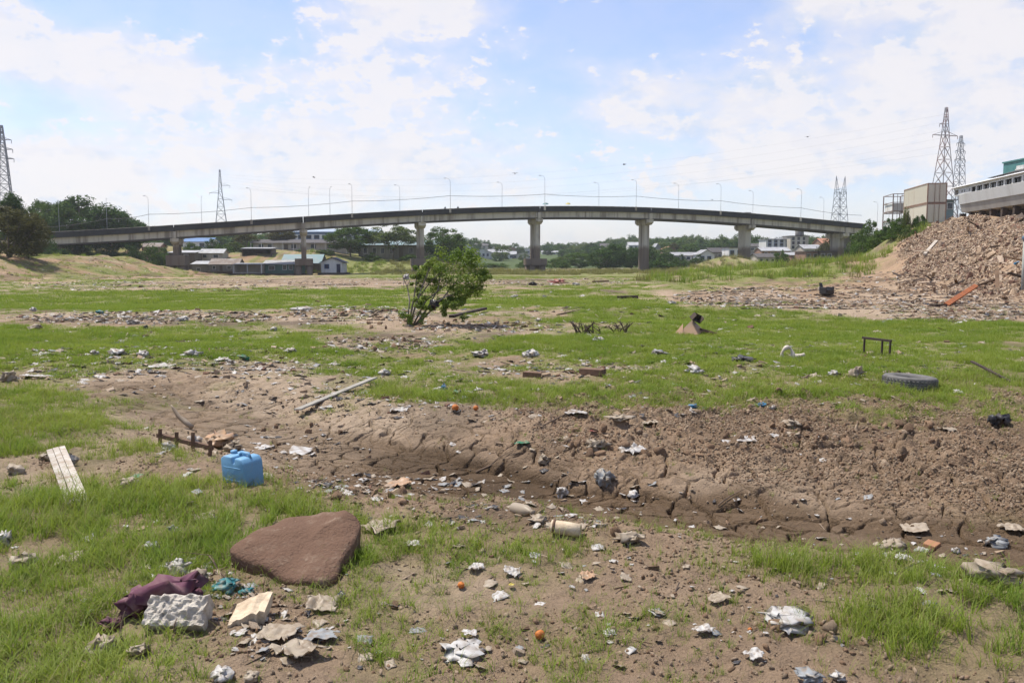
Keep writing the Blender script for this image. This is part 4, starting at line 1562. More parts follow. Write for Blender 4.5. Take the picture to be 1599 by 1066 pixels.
def house(label, x0p, x1p, ytop, ybase, Y, depth, wall, roof, style='gable', wins=(), doors=(), rh=.28, yaw=0.0, name='house', cat='house', group=None, raft=False, over=.35, posts=False, wmat='glass_dark', pitchz=None, open_front=False):
    a, b, t = at(x0p, ybase, Y), at(x1p, ybase, Y), at(x0p, ytop, Y)
    w, h = b.x - a.x, t.z - a.z
    cx = (a.x + b.x) / 2
    g = hz(cx, Y + depth * .4)
    z0 = max(a.z, min(g, hz(cx, Y)) - .15 + (.75 if raft else 0))
    o = thing(name, label, cat, (cx, Y, z0), (0, 0, yaw), group)
    rz = h * (1 - rh) if style != 'flat' else h
    low = min(g - z0, 0) - .6 if not raft else -.05
    m = MB()
    if open_front:
        m.box(-w / 2, w / 2, depth - .15, depth, low, rz)
        m.box(-w / 2, -w / 2 + .15, 0, depth - .152, low, rz)
        m.box(w / 2 - .15, w / 2, 0, depth - .152, low, rz)
        m.box(-w / 2 + .152, w / 2 - .152, 0, depth - .153, low, .12)
    else:
        m.box(-w / 2, w / 2, 0, depth, low, rz)
        if style == 'gable':
            m.add([(-w / 2, 0, rz), (w / 2, 0, rz), (0, 0, h - .1), (-w / 2, depth, rz), (w / 2, depth, rz), (0, depth, h - .1)], [(0, 1, 2), (5, 4, 3), (0, 2, 5, 3), (1, 4, 5, 2)])
        elif style == 'ridge':
            m.add([(-w / 2, 0, rz), (-w / 2, depth, rz), (-w / 2, depth / 2, h - .1), (w / 2, 0, rz), (w / 2, depth, rz), (w / 2, depth / 2, h - .1)], [(0, 2, 1), (3, 4, 5), (0, 3, 5, 2), (1, 2, 5, 4)])
    m.build('wall', wall, o)
    r = MB()
    ov = over
    if style == 'gable':
        for s in (-1, 1):
            x1, zz = s * (w / 2 + ov), rz - (h - rz) * ov / (w / 2)
            r.add([(x1, -ov, zz), (0, -ov, h), (0, depth + ov, h), (x1, depth + ov, zz), (x1, -ov, zz + .10), (0, -ov, h + .10), (0, depth + ov, h + .10), (x1, depth + ov, zz + .10)],
                  [(0, 1, 2, 3), (7, 6, 5, 4), (0, 4, 5, 1), (1, 5, 6, 2), (2, 6, 7, 3), (3, 7, 4, 0)])
    elif style == 'ridge':
        for s in (0, 1):
            y1 = -ov if s == 0 else depth + ov
            zz = rz - (h - rz) * ov / (depth / 2)
            r.add([(-w / 2 - ov, y1, zz), (w / 2 + ov, y1, zz), (w / 2 + ov, depth / 2, h), (-w / 2 - ov, depth / 2, h), (-w / 2 - ov, y1, zz + .1), (w / 2 + ov, y1, zz + .1), (w / 2 + ov, depth / 2, h + .1), (-w / 2 - ov, depth / 2, h + .1)],
                  [(0, 1, 2, 3), (7, 6, 5, 4), (0, 4, 5, 1), (1, 5, 6, 2), (2, 6, 7, 3), (3, 7, 4, 0)])
    elif style == 'shed':
        za, zb = rz + .003, h
        r.add([(-w / 2 - ov, -ov, za), (w / 2 + ov, -ov, za), (w / 2 + ov, depth + ov, zb), (-w / 2 - ov, depth + ov, zb), (-w / 2 - ov, -ov, za + .1), (w / 2 + ov, -ov, za + .1), (w / 2 + ov, depth + ov, zb + .1), (-w / 2 - ov, depth + ov, zb + .1)],
              [(3, 2, 1, 0), (4, 5, 6, 7), (0, 1, 5, 4), (1, 2, 6, 5), (2, 3, 7, 6), (3, 0, 4, 7)])
    else:
        r.box(-w / 2 - ov, w / 2 + ov, -ov, depth + ov, h + .003, h + .25)
    r.build('roof', roof, o)
    for (u0, u1, v0, v1) in wins:
        X0, X1, Z0, Z1 = -w / 2 + w * u0, -w / 2 + w * u1, rz * v0, rz * v1
        f = MB()
        e = min(.09, (X1 - X0) * .12)
        f.box(X0 - e, X1 + e, -.08, -.003, Z1, Z1 + e).box(X0 - e, X1 + e, -.10, -.003, Z0 - e, Z0 - .002).box(X0 - e, X0 - .002, -.08, -.003, Z0, Z1 - .002).box(X1 + .002, X1 + e, -.08, -.003, Z0, Z1 - .002)
        fo = f.build('window', 'wall_white' if wall != 'wall_white' else 'paint_blue', o)
        MB().box(X0, X1, -.045, -.004, Z0, Z1).build('pane', wmat, fo)
    for (u0, u1, v1) in doors:
        X0, X1 = -w / 2 + w * u0, -w / 2 + w * u1
        MB().box(X0, X1, -.06, -.004, -.02, rz * v1).build('door', 'paint_navy' if wall == 'wall_white' else 'wall_wood', o)
    if posts:
        n = max(2, int(w / 3))
        for i in range(n + 1):
            X = -w / 2 - ov * .5 + (w + ov) * i / n
            MB().box(X - .07, X + .07, -ov * .9, -ov * .9 + .14, low, rz - .02).build('post', 'wall_white' if posts == 'white' else 'raft_log', o)
    if raft:
        gz = min(g, hz(cx, Y)) - z0
        for i in range(4):
            yy = -1.0 + (depth + 1.6) * i / 3
            MB().beam((-w / 2 - .7, yy, -.42), (w / 2 + .7, yy, -.42), .34, 8).build('raft_log', 'raft_log', o, True)
        MB().box(-w / 2 - .6, w / 2 + .6, -1.3, depth + .6, -.16, -.06).build('raft_deck', 'wall_wood', o)
    return o


# floating houses stranded on the bed near the second pier
house('rusty tin roofed shack on a raft, leftmost of the stranded floating houses', 328, 372, 410, 429, 226, 5, 'wall_grey', 'roof_rust', 'ridge', ((.1, .2, .3, .7), (.62, .75, .3, .7)), ((.35, .45, .8),), .42, raft=True)
house('open sided cream shelter between the rusty shack and green house', 366, 408, 414, 429, 221, 4, 'wall_cream', 'roof_tin', 'shed', (), (), .12, raft=True, open_front=True, posts='white')
house('dark green plank floating house with grey tin roof and white patch', 414, 468, 410, 430, 224, 6, 'wall_green', 'roof_tin', 'ridge', ((.12, .28, .35, .75), (.52, .62, .4, .85), (.70, .80, .4, .85)), ((.84, .93, .85),), .26, raft=True, over=.6)
house('teal and grey roofed floating house behind the green house', 440, 500, 401, 427, 233, 8, 'wall_wood', 'roof_teal', 'ridge', ((.7, .8, .3, .6),), (), .5, raft=True)
house('small white floating house with navy gable roof and blue window', 502, 535, 407, 430, 224, 6, 'wall_white', 'paint_navy', 'gable', ((.16, .36, .38, .78),), ((.72, .90, .82),), .30, raft=True, over=.5, wmat='paint_navy')
house('white roofed wooden shack on the slope beside the first pier', 264, 304, 391, 410, 240, 6, 'wall_wood', 'roof_tin', 'shed', ((.2, .35, .4, .8), (.6, .75, .4, .8)), (), .2)
house('pale low roofed hut right of the first pier', 312, 348, 389, 406, 247, 5, 'wall_cream', 'roof_tin', 'ridge', ((.15, .3, .35, .75), (.6, .8, .35, .75)), (), .35)
house('small grey walled lean-to beside the first pier foot', 300, 326, 409, 428, 230, 4, 'wall_grey', 'roof_tin', 'shed', ((.3, .5, .3, .6),), (), .25)
house('open tin roofed shed above the floating houses', 378, 424, 392, 405, 252, 5, 'wall_wood', 'roof_tin', 'shed', (), (), .15, open_front=True, posts=True)
house('brick hut half hidden by bushes under the left span', 222, 250, 392, 408, 252, 5, 'wall_brick', 'roof_rust', 'ridge', ((.3, .5, .3, .7),), (), .35)
# the school and the long walls behind
school = house('long two storey blue and white school building behind the bridge', 424, 590, 357, 390, 300, 12, 'wall_white', 'roof_paleblue', 'ridge',
               tuple((u, u + .045, v, v + .20) for v in (.16, .62) for u in np.arange(.03, .95, .075)), (), .16, name='school_building', cat='building', over=.5)
for zf in (.44, .06, .88):
    hh = at(424, 357, 300).z - at(424, 390, 300).z
    ww = at(590, 390, 300).x - at(424, 390, 300).x
    MB().box(-ww / 2, ww / 2, -.14, -.005, hh * .84 * zf, hh * .84 * zf + .9).build('blue_band', 'paint_blue', school)
house('long low building with white columns in front of the school', 396, 556, 383, 402, 274, 8, 'wall_cream', 'roof_dark', 'ridge', tuple((u, u + .05, .35, .8) for u in (.05, .14, .37, .46, .56, .72, .86)), ((.3, .34, .8),), .25, name='long_house', cat='building', posts='white', over=1.0)
house('long low grey hall with blue door right of the school', 560, 718, 376, 403, 276, 10, 'wall_grey', 'roof_teal', 'ridge', tuple((u, u + .035, .35, .75) for u in (.05, .14, .22, .31, .5, .58, .66, .75, .84, .93)), ((.40, .44, .8),), .22, name='long_hall', cat='building', over=.8)
house('small white building far left under the bridge', 286, 330, 374, 394, 300, 8, 'wall_white', 'paint_blue', 'ridge', ((.2, .35, .4, .8), (.6, .75, .4, .8)), (), .3)

# far town on the hillside left of the centre pier
rngb = random.Random(3)
town = [(692, 716, 401, 412, 560, 'wall_white', 'roof_tin'), (714, 742, 398, 410, 540, 'wall_white', 'roof_tin'), (738, 768, 402, 416, 500, 'wall_white', 'roof_tin'), (762, 796, 396, 408, 560, 'wall_cream', 'roof_tin'), (786, 806, 402, 414, 520, 'wall_white', 'roof_tin'), (800, 834, 402, 412, 520, 'wall_cream', 'roof_tin'),
        (740, 762, 391, 400, 680, 'wall_cream', 'roof_dark'), (784, 812, 387, 398, 640, 'wall_brick', 'roof_tile'), (760, 782, 389, 397, 700, 'wall_cream', 'roof_tile'), (706, 728, 392, 399, 690, 'wall_white', 'roof_dark'), (815, 838, 390, 399, 660, 'wall_white', 'roof_tin'), (846, 880, 398, 404, 620, 'wall_white', 'roof_tin'), (866, 892, 387, 394, 720, 'wall_white', 'roof_tin'), (938, 952, 380, 394, 600, 'wall_cream', 'roof_dark'), (895, 925, 388, 394, 700, 'wall_cream', 'roof_tin'), (728, 746, 407, 416, 470, 'wall_grey', 'roof_dark'), (982, 1008, 378, 390, 480, 'wall_white', 'roof_tin'), (1022, 1032, 380, 400, 470, 'wall_grey', 'roof_tin')]
tw = ['leftmost', 'second from left in the lower row', 'lowest and whitest in the middle', 'wide cream one in the middle', 'beside the lowest white one', 'wide cream one next to the centre pier', 'dark roofed at the top left', 'red tiled on the crest', 'small tiled one on the crest', 'dark roofed at the left of the crest', 'white one on the crest by the centre pier',
      'long white one right of the centre pier', 'white one on the ridge right of the pier', 'narrow one beside the lone round tree', 'cream one between ridge trees', 'dark roofed nearest the riverbed', 'white one above the dark grove', 'grey narrow block right of the fourth column']
for q, lab in zip(town, tw):
    n = max(2, int((q[1] - q[0]) / 7))
    house('distant house in the far town, %s' % lab, q[0], q[1], q[2], q[3], q[4], 12, q[5], q[6], rngb.choice(['ridge', 'ridge', 'gable']), tuple((.08 + .88 * i / n, .08 + .88 * i / n + .4 / n, .3, .75) for i in range(n)), (), .4, group='houses of the far town')
# town on the right behind the bridge
rt = [(1052, 1100, 394, 408, 300, 'wall_white', 'roof_tin', 'ridge', 'long white walled shed left of the fifth column'), (1092, 1116, 390, 410, 285, 'wall_white', 'roof_tin', 'gable', 'white gabled house left of the fifth column'), (1110, 1140, 387, 406, 300, 'wall_grey', 'roof_dark', 'ridge', 'dark roofed house left of the fifth column'), (1138, 1164, 387, 404, 290, 'wall_white', 'roof_dark', 'flat', 'flat roofed white house touching the fifth column'),
      (1184, 1214, 396, 412, 262, 'wall_cream', 'roof_dark', 'ridge', 'tan house right of the fifth column'), (1190, 1234, 386, 402, 300, 'wall_brick', 'roof_tin', 'ridge', 'wide tin roofed brick house right of the fifth column'), (1196, 1238, 374, 392, 340, 'wall_white', 'roof_tin', 'flat', 'white three window block on the rise'), (1234, 1262, 369, 392, 335, 'wall_cream', 'roof_dark', 'flat', 'cream tall block with roof tank'),
      (1222, 1246, 371, 386, 360, 'wall_white', 'roof_tin', 'shed', 'white block with a blue grey roof on the rise'), (1256, 1284, 382, 400, 300, 'wall_cream', 'roof_tin', 'ridge', 'tin roofed house below the tall block'), (1236, 1262, 394, 408, 268, 'wall_brick', 'roof_tin', 'shed', 'pink brick lean-to beside the green slope'), (1258, 1282, 393, 407, 258, 'wall_brick', 'roof_rust', 'flat', 'maroon walled store beside the green slope'),
      (1280, 1304, 393, 406, 256, 'wall_wood', 'roof_dark', 'flat', 'black walled store under the right span'), (1284, 1318, 372, 394, 310, 'wall_brick', 'roof_tile', 'ridge', 'brick house behind the last pier'), (1036, 1056, 385, 396, 420, 'wall_brick', 'roof_tile', 'gable', 'orange tiled house right of the fourth column'), (1170, 1196, 380, 394, 350, 'wall_grey', 'roof_dark', 'ridge', 'grey house just right of the fifth column top')]
for q in rt:
    n = max(2, int((q[1] - q[0]) / 9))
    st = q[7]
    wn = tuple((.08 + .88 * i / n, .08 + .88 * i / n + .45 / n, .35, .75) for i in range(n))
    if q[3] - q[2] > 17 and st == 'flat':
        wn = tuple((a, b, v, v + .22) for (a, b, _, _) in wn for v in (.15, .45, .74))
    house(q[8], q[0], q[1], q[2], q[3], q[4], 10, q[5], q[6], st, wn, (), .35 if st != 'flat' else 0, group='houses behind the right spans')
# roof tank on the cream block
p = at(1251, 369, 338)
tk = thing('water_tank', 'small round water tank on the cream block roof', 'tank', (p.x, 340, p.z + .25))
MB().lathe([(0, 0), (1.5, 0), (1.6, .4), (1.6, 2.2), (1.2, 2.7), (0, 2.9)], 16).build('tank_body', 'wall_grey', tk, True)
MB().lathe([(0, 2.9), (.4, 2.9), (.4, 3.1), (0, 3.12)], 12).build('lid', 'wall_grey', tk, True)
# stranded boat-like dark hull on the spoil heap
p = ground(1188, 419, 300)

# ================================================================ RIGHT BANK
plain('container_paint', (.52, .48, .39), (.34, .24, .17), .9, .7, .35, streak=True, lo=.52, hi=.75, rnd=.06)
plain('container_rust', (.30, .20, .15), (.20, .125, .09), 1.5, .9)
plain('tank_frame', (.20, .13, .11), (.3, .26, .24), 1, .8)
plain('boat_paint', (.58, .58, .57), (.40, .385, .36), .35, .6, .4, streak=True, lo=.45, hi=.8)
plain('boat_primer', (.33, .31, .28), (.24, .215, .19), .4, .8, streak=True)
plain('timber_dark', (.085, .062, .048), (.05, .038, .03), 2, .95)
plain('tower_teal', (.07, .22, .21), (.05, .16, .155), .3, .7)


def container(label, loc, L, Wd, Hh, rz, group):
    """corrugated box with corner posts, rails and doors; origin at its near left bottom corner"""
    o = thing('shipping_container', label, 'container', loc, (0, 0, rz), group)
    t = .14
    for y in (0, Wd):
        m = MB()
        n = int(L / .28)
        v, f = [], []
        for i in range(2 * n + 1):
            x = t + (L - 2 * t) * i / (2 * n)
            d = (.045 if (i // 1) % 4 in (1, 2) else 0)
            yy = y + (.03 + d if y == 0 else -.03 - d)
            v += [(x, yy, t), (x, yy, Hh - t)]
        for i in range(2 * n):
            f.append((2 * i, 2 * i + 2, 2 * i + 3, 2 * i + 1))
        m.add(v, f).build('side_panel', 'container_paint', o)
    for x in (0.04, L - .04):
        m = MB()
        m.box(x - .02, x + .02, t, Wd - t, t, Hh - t)
        for i in range(5):
            yy = t + (Wd - 2 * t) * (i + .5) / 5
            m.box(x - .05, x + .05, yy - .08, yy + .08, t + .1, Hh - t - .1)
        m.build('end_panel', 'container_paint', o)
    MB().box(.05, L - .05, .05, Wd - .05, Hh - .09, Hh - .03).build('top_panel', 'container_paint', o)
    for x in (0, L - t):
        for y in (0, Wd - t):
            MB().box(x, x + t, y, y + t, 0, Hh).build('corner_post', 'container_rust', o)
    m = MB()
    for z in (0.002, Hh - t):
        for y in (0.006, Wd - t + .006):
            m.box(t, L - t, y, y + t - .012, z, z + t - .004)
        for x in (0.006, L - t + .006):
            m.box(x, x + t - .012, t, Wd - t, z, z + t - .004)
    m.build('rails', 'container_rust', o)
    for i in (-1, 1):
        MB().beam((-.05, Wd / 2 + i * .3, t), (-.05, Wd / 2 + i * .3, Hh - t), .03, 6).build('lock_rod', 'container_rust', o)
    return o


ca = math.atan2(11.5, 2.0)
base = 6.75
X1 = at(1448.3, 347, 118)
for i, nm in enumerate(('lower rust streaked cream shipping container on the right bank', 'upper cream shipping container stacked on another on the right bank')):
    # its long axis runs away from the camera; near end faces us
    container(nm, (X1.x + 2.42, 118, base + i * 2.66), 12.0, 2.44, 2.62, ca, 'stacked containers')


def frame_tank(label, loc, rz):
    o = thing('frame_container', label, 'container', loc, (0, 0, rz), 'open frame containers')
    L, Wd, Hh = 6.0, 2.44, 2.6
    for x in (0, L):
        for y in (0, Wd):
            MB().beam((x, y, 0), (x, y, Hh), .10).build('corner_post', 'tank_frame', o)
    m = MB()
    for z in (.05, Hh - .05, Hh * .5):
        for y in (0, Wd):
            m.beam((0, y, z), (L, y, z), .07)
        for x in (0, L):
            m.beam((x, 0, z), (x, Wd, z), .07)
    for k in range(1, 4):
        m.beam((0, Wd * k / 4, 0), (0, Wd * k / 4, Hh), .045)
    m.build('rails', 'tank_frame', o)
    MB().box(.4, L - .4, .15, Wd - .15, .15, Hh * .46).build('load', 'wall_white', o)
    return o


for i, nm in enumerate(('lower open frame container behind the cream stack', 'upper open frame container behind the cream stack')):
    q = at(1395, 345, 133)
    frame_tank(nm, (q.x + 2.44, 133, 6.5 + i * 2.64), ca)


def boat():
    d = Vector((-.143, -.99, 0)).normalized()
    ang = math.atan2(d.y, d.x)
    o = thing('river_boat', 'grey white river boat hull with cabin windows propped on the right bank', 'boat', (51.6, 105, 7.3), (0, 0, ang))
    st = [-3.6, -2.6, -1.2, 1, 3, 6, 10, 16, 22, 27]
    v, f = [], []

    def b(s):
        return .12 + 2.4 * (1 - (1 - min((s + 3.6) / 8, 1)) ** 2.2)
    for s in st:
        w = b(s)
        rise = max(0, (2.0 - s)) ** 1.5 * .10
        sec = [(2.5, -.35 + rise * 1.6), (2.5 - w * .80, .05 + rise), (2.5 - w, 2.0), (2.5 - w + .12, 2.01), (2.5 + w - .12, 2.01), (2.5 + w, 2.0), (2.5 + w * .80, .05 + rise)]
        v += [(s, y, z) for y, z in sec]
    n = 7
    for i in range(len(st) - 1):
        for j in range(n):
            f.append((i * n + j, i * n + (j + 1) % n, (i + 1) * n + (j + 1) % n, (i + 1) * n + j))
    f += [tuple(range(n - 1, -1, -1)), tuple((len(st) - 1) * n + j for j in range(n))]
    MB().add(v, f).build('hull', 'boat_primer', o)
    # upper strake, a white band proud of the hull
    v, f = [], []
    for s in st:
        w = b(s)
        rise = max(0, (2.0 - s)) ** 1.5 * .10
        v += [(s, 2.5 - w * .90 - .07, .98 + rise * .5), (s, 2.5 - w - .07, 2.05), (s, 2.5 - w + .02, 2.05), (s, 2.5 - w * .90 + .02, .98 + rise * .5)]
    for i in range(len(st) - 1):
        for j in range(4):
            f.append((i * 4 + j, i * 4 + (j + 1) % 4, (i + 1) * 4 + (j + 1) % 4, (i + 1) * 4 + j))
    f += [(3, 2, 1, 0), tuple(len(st) * 4 - 4 + j for j in range(4))]
    MB().add(v, f).build('strake', 'boat_paint', o)
    # cabin side wall with real openings
    wins = [(.2, 1.4), (5.5, 6.7), (7.0, 8.6), (8.9, 10.5), (10.8, 12.4), (12.7, 14.3), (14.7, 16.3), (16.7, 18.6), (19.0, 20.8), (21.2, 23), (23.4, 25.2)]
    y0, y1 = .16, .26
    cw = MB()
    cw.box(0, 26.5, y0, y1, 2.02, 2.14)
    cw.box(0, 26.5, y0, y1, 2.68, 2.95)
    edges = [0] + [e for w in wins for e in w] + [26.5]
    for i in range(0, len(edges), 2):
        cw.box(edges[i], edges[i + 1], y0 + .003, y1 - .003, 2.142, 2.678)
    cw.build('cabin_wall', 'boat_paint', o)
    cw = MB().box(0, 26.5, 4.74, 4.84, 2.02, 2.95).box(0, .1, .262, 4.738, 2.02, 2.95)
    cw.build('cabin_wall', 'boat_paint', o)
    for w0, w1 in wins[1:]:
        MB().box(w0 + .05, w1 - .05, y1 + .25, y1 + .28, 2.14, 2.68).build('window_pane', 'glass_dark', o)
    for s in (2.6, 3.4, 4.9):
        MB().lathe([(0, 0), (.16, 0), (.17, .03), (0, .035)], 12).build('porthole', 'glass_dark', o, loc=(s, y0 - .002, 2.45), rot=(math.pi / 2, 0, 0))
    m = MB()
    m.add([(-.6, -.15, 2.953), (27, -.15, 2.953), (27, 5.15, 2.953), (-.6, 5.15, 2.953), (-.6, .1, 3.08), (27, .1, 3.08), (27, 4.9, 3.08), (-.6, 4.9, 3.08)], [(0, 3, 2, 1), (4, 5, 6, 7), (0, 1, 5, 4), (1, 2, 6, 5), (2, 3, 7, 6), (3, 0, 4, 7)])
    m.build('cabin_roof', 'boat_paint', o)
    wh = MB().box(9, 15, 1.2, 3.9, 3.083, 3.42).build('wheelhouse', 'boat_paint', o)
    MB().box(10.4, 11.8, 1.15, 1.197, 3.12, 3.38).build('window', 'glass_dark', wh)
    MB().add([(8, .8, 3.422), (15.4, .8, 3.44), (15.4, 4.3, 3.44), (8, 4.3, 3.422), (9.2, 1.4, 3.56), (15, 1.4, 3.66), (15, 3.7, 3.66), (9.2, 3.7, 3.56)], [(0, 3, 2, 1), (4, 5, 6, 7), (0, 1, 5, 4), (1, 2, 6, 5), (2, 3, 7, 6), (3, 0, 4, 7)]).build('wheelhouse_roof', 'roof_dark', wh)
    for i, s in enumerate((1, 4, 7, 10, 13, 16, 19, 22, 25)):
        for y in (.9, 4.1):
            MB().box(s - .25, s + .25, y - .3, y + .3, -2.2, -.02 if y else 0).build('prop_timber', 'timber_dark', o)
    MB().box(-1, 26, 1.6, 3.6, -1.9, -.38).build('underside_light_block', 'timber_dark', o)  # dark box added under the hull to block light between the props
    return o


boat()

# teal apartment tower far behind the boat
p = at(1570, 247, 250)
tw_ = thing('apartment_tower', 'teal green apartment tower with pale balconies behind the boat', 'building', (p.x + 7.2, 250, 5))
MB().box(0, 14, 0, 14, -3, p.z - 5).build('wall', 'tower_teal', tw_)
MB().box(-.3, 14.3, -.3, 14.3, p.z - 4.997, p.z - 4.6).build('roof_edge', 'tower_teal', tw_)
for i in range(8):
    z = p.z - 5 - 1.6 - i * 2.9
    bal = MB().box(-1.5, -.004, .8, 4.6, z - 1.0, z - .1).build('balcony', 'wall_white', tw_)
    MB().box(-1.7, -.004, .6, 4.8, z - 1.25, z - 1.003).build('balcony_slab', 'wall_white', bal)
    for x in (3.2, 7.0, 10.5):
        wf = MB().box(x - .1, x + 1.3, -.08, -.004, z - 1.1, z + .1).build('window', 'tower_teal', tw_)
        MB().box(x, x + 1.2, -.10, -.082, z - 1.0, z).build('pane', 'glass_dark', wf)
# small teal kiosk between containers and boat
p = at(1474, 325, 122)
house('pale teal hut between the containers and the boat', 1476, 1489, 309, 335, 124, 4, 'roof_teal', 'roof_dark', 'shed', ((.2, .8, .4, .8),), (), .15)

# rubble
for nm, a, b_ in (('rubble_tan', (.37, .275, .19), (.25, .18, .12)), ('rubble_brown', (.19, .125, .08), (.11, .072, .048)), ('rubble_pale', (.42, .335, .25), (.30, .225, .165)), ('rubble_rust', (.20, .115, .08), (.13, .075, .055)), ('rubble_grey', (.24, .22, .20), (.16, .14, .125))):
    plain(nm, a, b_, 2.5, .95, .15, bump=.5, bdist=.04, rnd=.2)


def chunk_me(seed, mat):
    r = random.Random(seed)
    m = MB()
    sx, sy, sz = 1, r.uniform(.45, .9), r.uniform(.25, .6)
    v = []
    for x in (-1, 1):
        for y in (-1, 1):
            for z in (-1, 1):
                v.append((x * sx * r.uniform(.65, 1.15), y * sy * r.uniform(.6, 1.15), z * sz * r.uniform(.6, 1.2)))
    m.add(v, [(0, 1, 3, 2), (4, 6, 7, 5), (0, 4, 5, 1), (2, 3, 7, 6), (0, 2, 6, 4), (1, 5, 7, 3)])
    return m.me('chunk', mat)


def stick_me(seed, mat):
    r = random.Random(seed)
    m = MB()
    m.add([(x * r.uniform(.9, 1.1), y * .06 * r.uniform(.7, 1.2), z * .035 * r.uniform(.7, 1.2)) for x in (-1, 1) for y in (-1, 1) for z in (-1, 1)], [(0, 1, 3, 2), (4, 6, 7, 5), (0, 4, 5, 1), (2, 3, 7, 6), (0, 2, 6, 4), (1, 5, 7, 3)])
    return m.me('stick', mat)


RUB = ['rubble_tan', 'rubble_brown', 'rubble_pale', 'rubble_tan', 'rubble_pale', 'rubble_rust', 'rubble_tan', 'rubble_tan']


def rubble():
    rng = np.random.RandomState(21)
    o = thing('rubble_heap', 'slope of broken brick, earth and timber rubble below the grounded boat', 'rubble heap', (40, 80, 0))
    mes = [chunk_me(i, RUB[i % 8]) for i in range(24)]
    sticks = [stick_me(i, ('rubble_pale', 'rubble_brown', 'timber_dark')[i % 3]) for i in range(9)]

    def samp(n):
        y = 44 + rng.rand(n) * 76
        cxx = np.interp(y, CREST[:, 1], CREST[:, 0])
        x = cxx + 2 - rng.rand(n) * 14
        cd = crest_d(x, y)
        k = (cd > -12 + 3 * rng.rand(n)) & (cd < 1.2) & (x / y < .60) & (y < 117 - 6 * rng.rand(n)) & (x / y > .432 + .035 * rng.rand(n))
        return x[k], y[k]
    x, y = samp(1400)
    x, y = x[:290], y[:290]
    z = H(x, y)
    for i in range(len(x)):
        st = rng.rand() < .16
        s = (.13 + .24 * rng.rand() ** 2.0) if not st else .7 + 1.3 * rng.rand()
        c = link('timber_offcut' if st else 'rubble_chunk', sticks[rng.randint(9)] if st else mes[rng.randint(24)], o, (x[i] - 40, y[i] - 80, z[i] + .1), ((rng.rand() - .5) * (1 if st else 5), (rng.rand() - .5) * (1 if st else 5), rng.rand() * 6.3), (s, s, s))
    x, y = samp(110000)
    n = len(x)
    s = .04 + .14 * rng.rand(n) ** 2.2
    ss = [src('piece_%02d' % i, (mes + sticks)[i]) for i in range(24)]
    scatter('rubble_fragments', ss, np.stack([x - 40, y - 80, H(x, y) + .02 + (fbm2(x / 1.5, y / 1.5, 2, 7) - .5) * .5], 1), rng.rand(n, 3) * 6, np.stack([s, s, s], 1), rng.randint(0, 24, n), 'crushed brick, earth and wood fragments of the rubble slope', parent=o)
    # debris strewn over the flat below the heap and along the old water lines
    P = []
    for (cx, cy, rx, ry, n) in ((1290, 466, 240, 20, 3600), (1500, 485, 130, 20, 1700), (1380, 435, 130, 9, 700), (230, 497, 220, 10, 1100), (560, 492, 110, 14, 700), (600, 540, 90, 12, 420), (760, 512, 130, 9, 380), (300, 446, 280, 10, 1000), (870, 440, 130, 7, 700), (640, 440, 200, 6, 500), (180, 430, 80, 14, 300),
                                (880, 580, 140, 10, 260), (380, 578, 110, 10, 220), (120, 590, 110, 8, 120), (440, 690, 120, 30, 90), (600, 760, 130, 18, 190), (320, 940, 90, 40, 170), (880, 820, 60, 14, 40), (1100, 560, 130, 20, 120), (760, 790, 300, 40, 200), (1450, 870, 130, 30, 60), (1100, 700, 300, 30, 70), (240, 560, 200, 20, 160), (800, 560, 800, 100, 3000), (250, 560, 260, 34, 1100), (440, 1000, 80, 40, 110), (290, 890, 60, 30, 70), (1100, 570, 300, 40, 450), (110, 428, 140, 26, 900), (90, 406, 120, 9, 500), (560, 600, 200, 40, 300), (800, 900, 800, 160, 420), (600, 700, 400, 90, 110)):
        for _ in range(n):
            a, r = rng.rand() * 6.283, math.sqrt(rng.rand())
            P.append((cx + rx * r * math.cos(a), cy + ry * r * math.sin(a)))
    P = np.array(P)
    # lay them on the terrain (vectorised ray march)
    u, v = (P[:, 0] - CX) / F, (CY - P[:, 1]) / F
    D = np.stack([u, CA + v * SA, -SA + v * CA], 1)
    t = np.full(len(P), 3.0)
    done = np.zeros(len(P), bool)
    while t.max() < 260 and not done.all():
        q = D * t[:, None]
        hit = (H(q[:, 0], q[:, 1]) >= CAMZ + q[:, 2])
        done |= hit
        t = np.where(done, t, t * 1.02)
    q = D * t[:, None]
    x, y = q[:, 0], q[:, 1]
    n = len(x)
    s = (.012 + .05 * rng.rand(n) ** 2.5) * np.interp(y, [4, 12, 30, 60], [.7, 1.0, 1.9, 2.6])
    film = [src('scrap_%02d' % i, sheet_me('scrap', 900 + i, ('film_white', 'film_grey', 'film_beige', 'film_white', 'film_beige', 'film_dark')[i % 6], 5, .5, .35)) for i in range(12)]
    film += [src('scrap_%02d' % (12 + i), mes[i]) for i in range(8)] + [src('scrap_%02d' % (20 + i), sticks[i]) for i in range(6)]
    var = np.where(rng.rand(n) < np.where(x > 12, .5, .72), rng.randint(0, 12, n), rng.randint(12, 26, n))
    rot = np.stack([(rng.rand(n) - .5) * .8, (rng.rand(n) - .5) * .8, rng.rand(n) * 6.28], 1)
    s = np.where(var >= 20, s * 2.6, s)
    scatter('litter_scraps', film, np.stack([x, y, H(x, y) + .005], 1), rot, np.stack([s, s * (.5 + rng.rand(n) * .6), s], 1), var, 'countless scraps of paper, film and wood strewn over the riverbed')


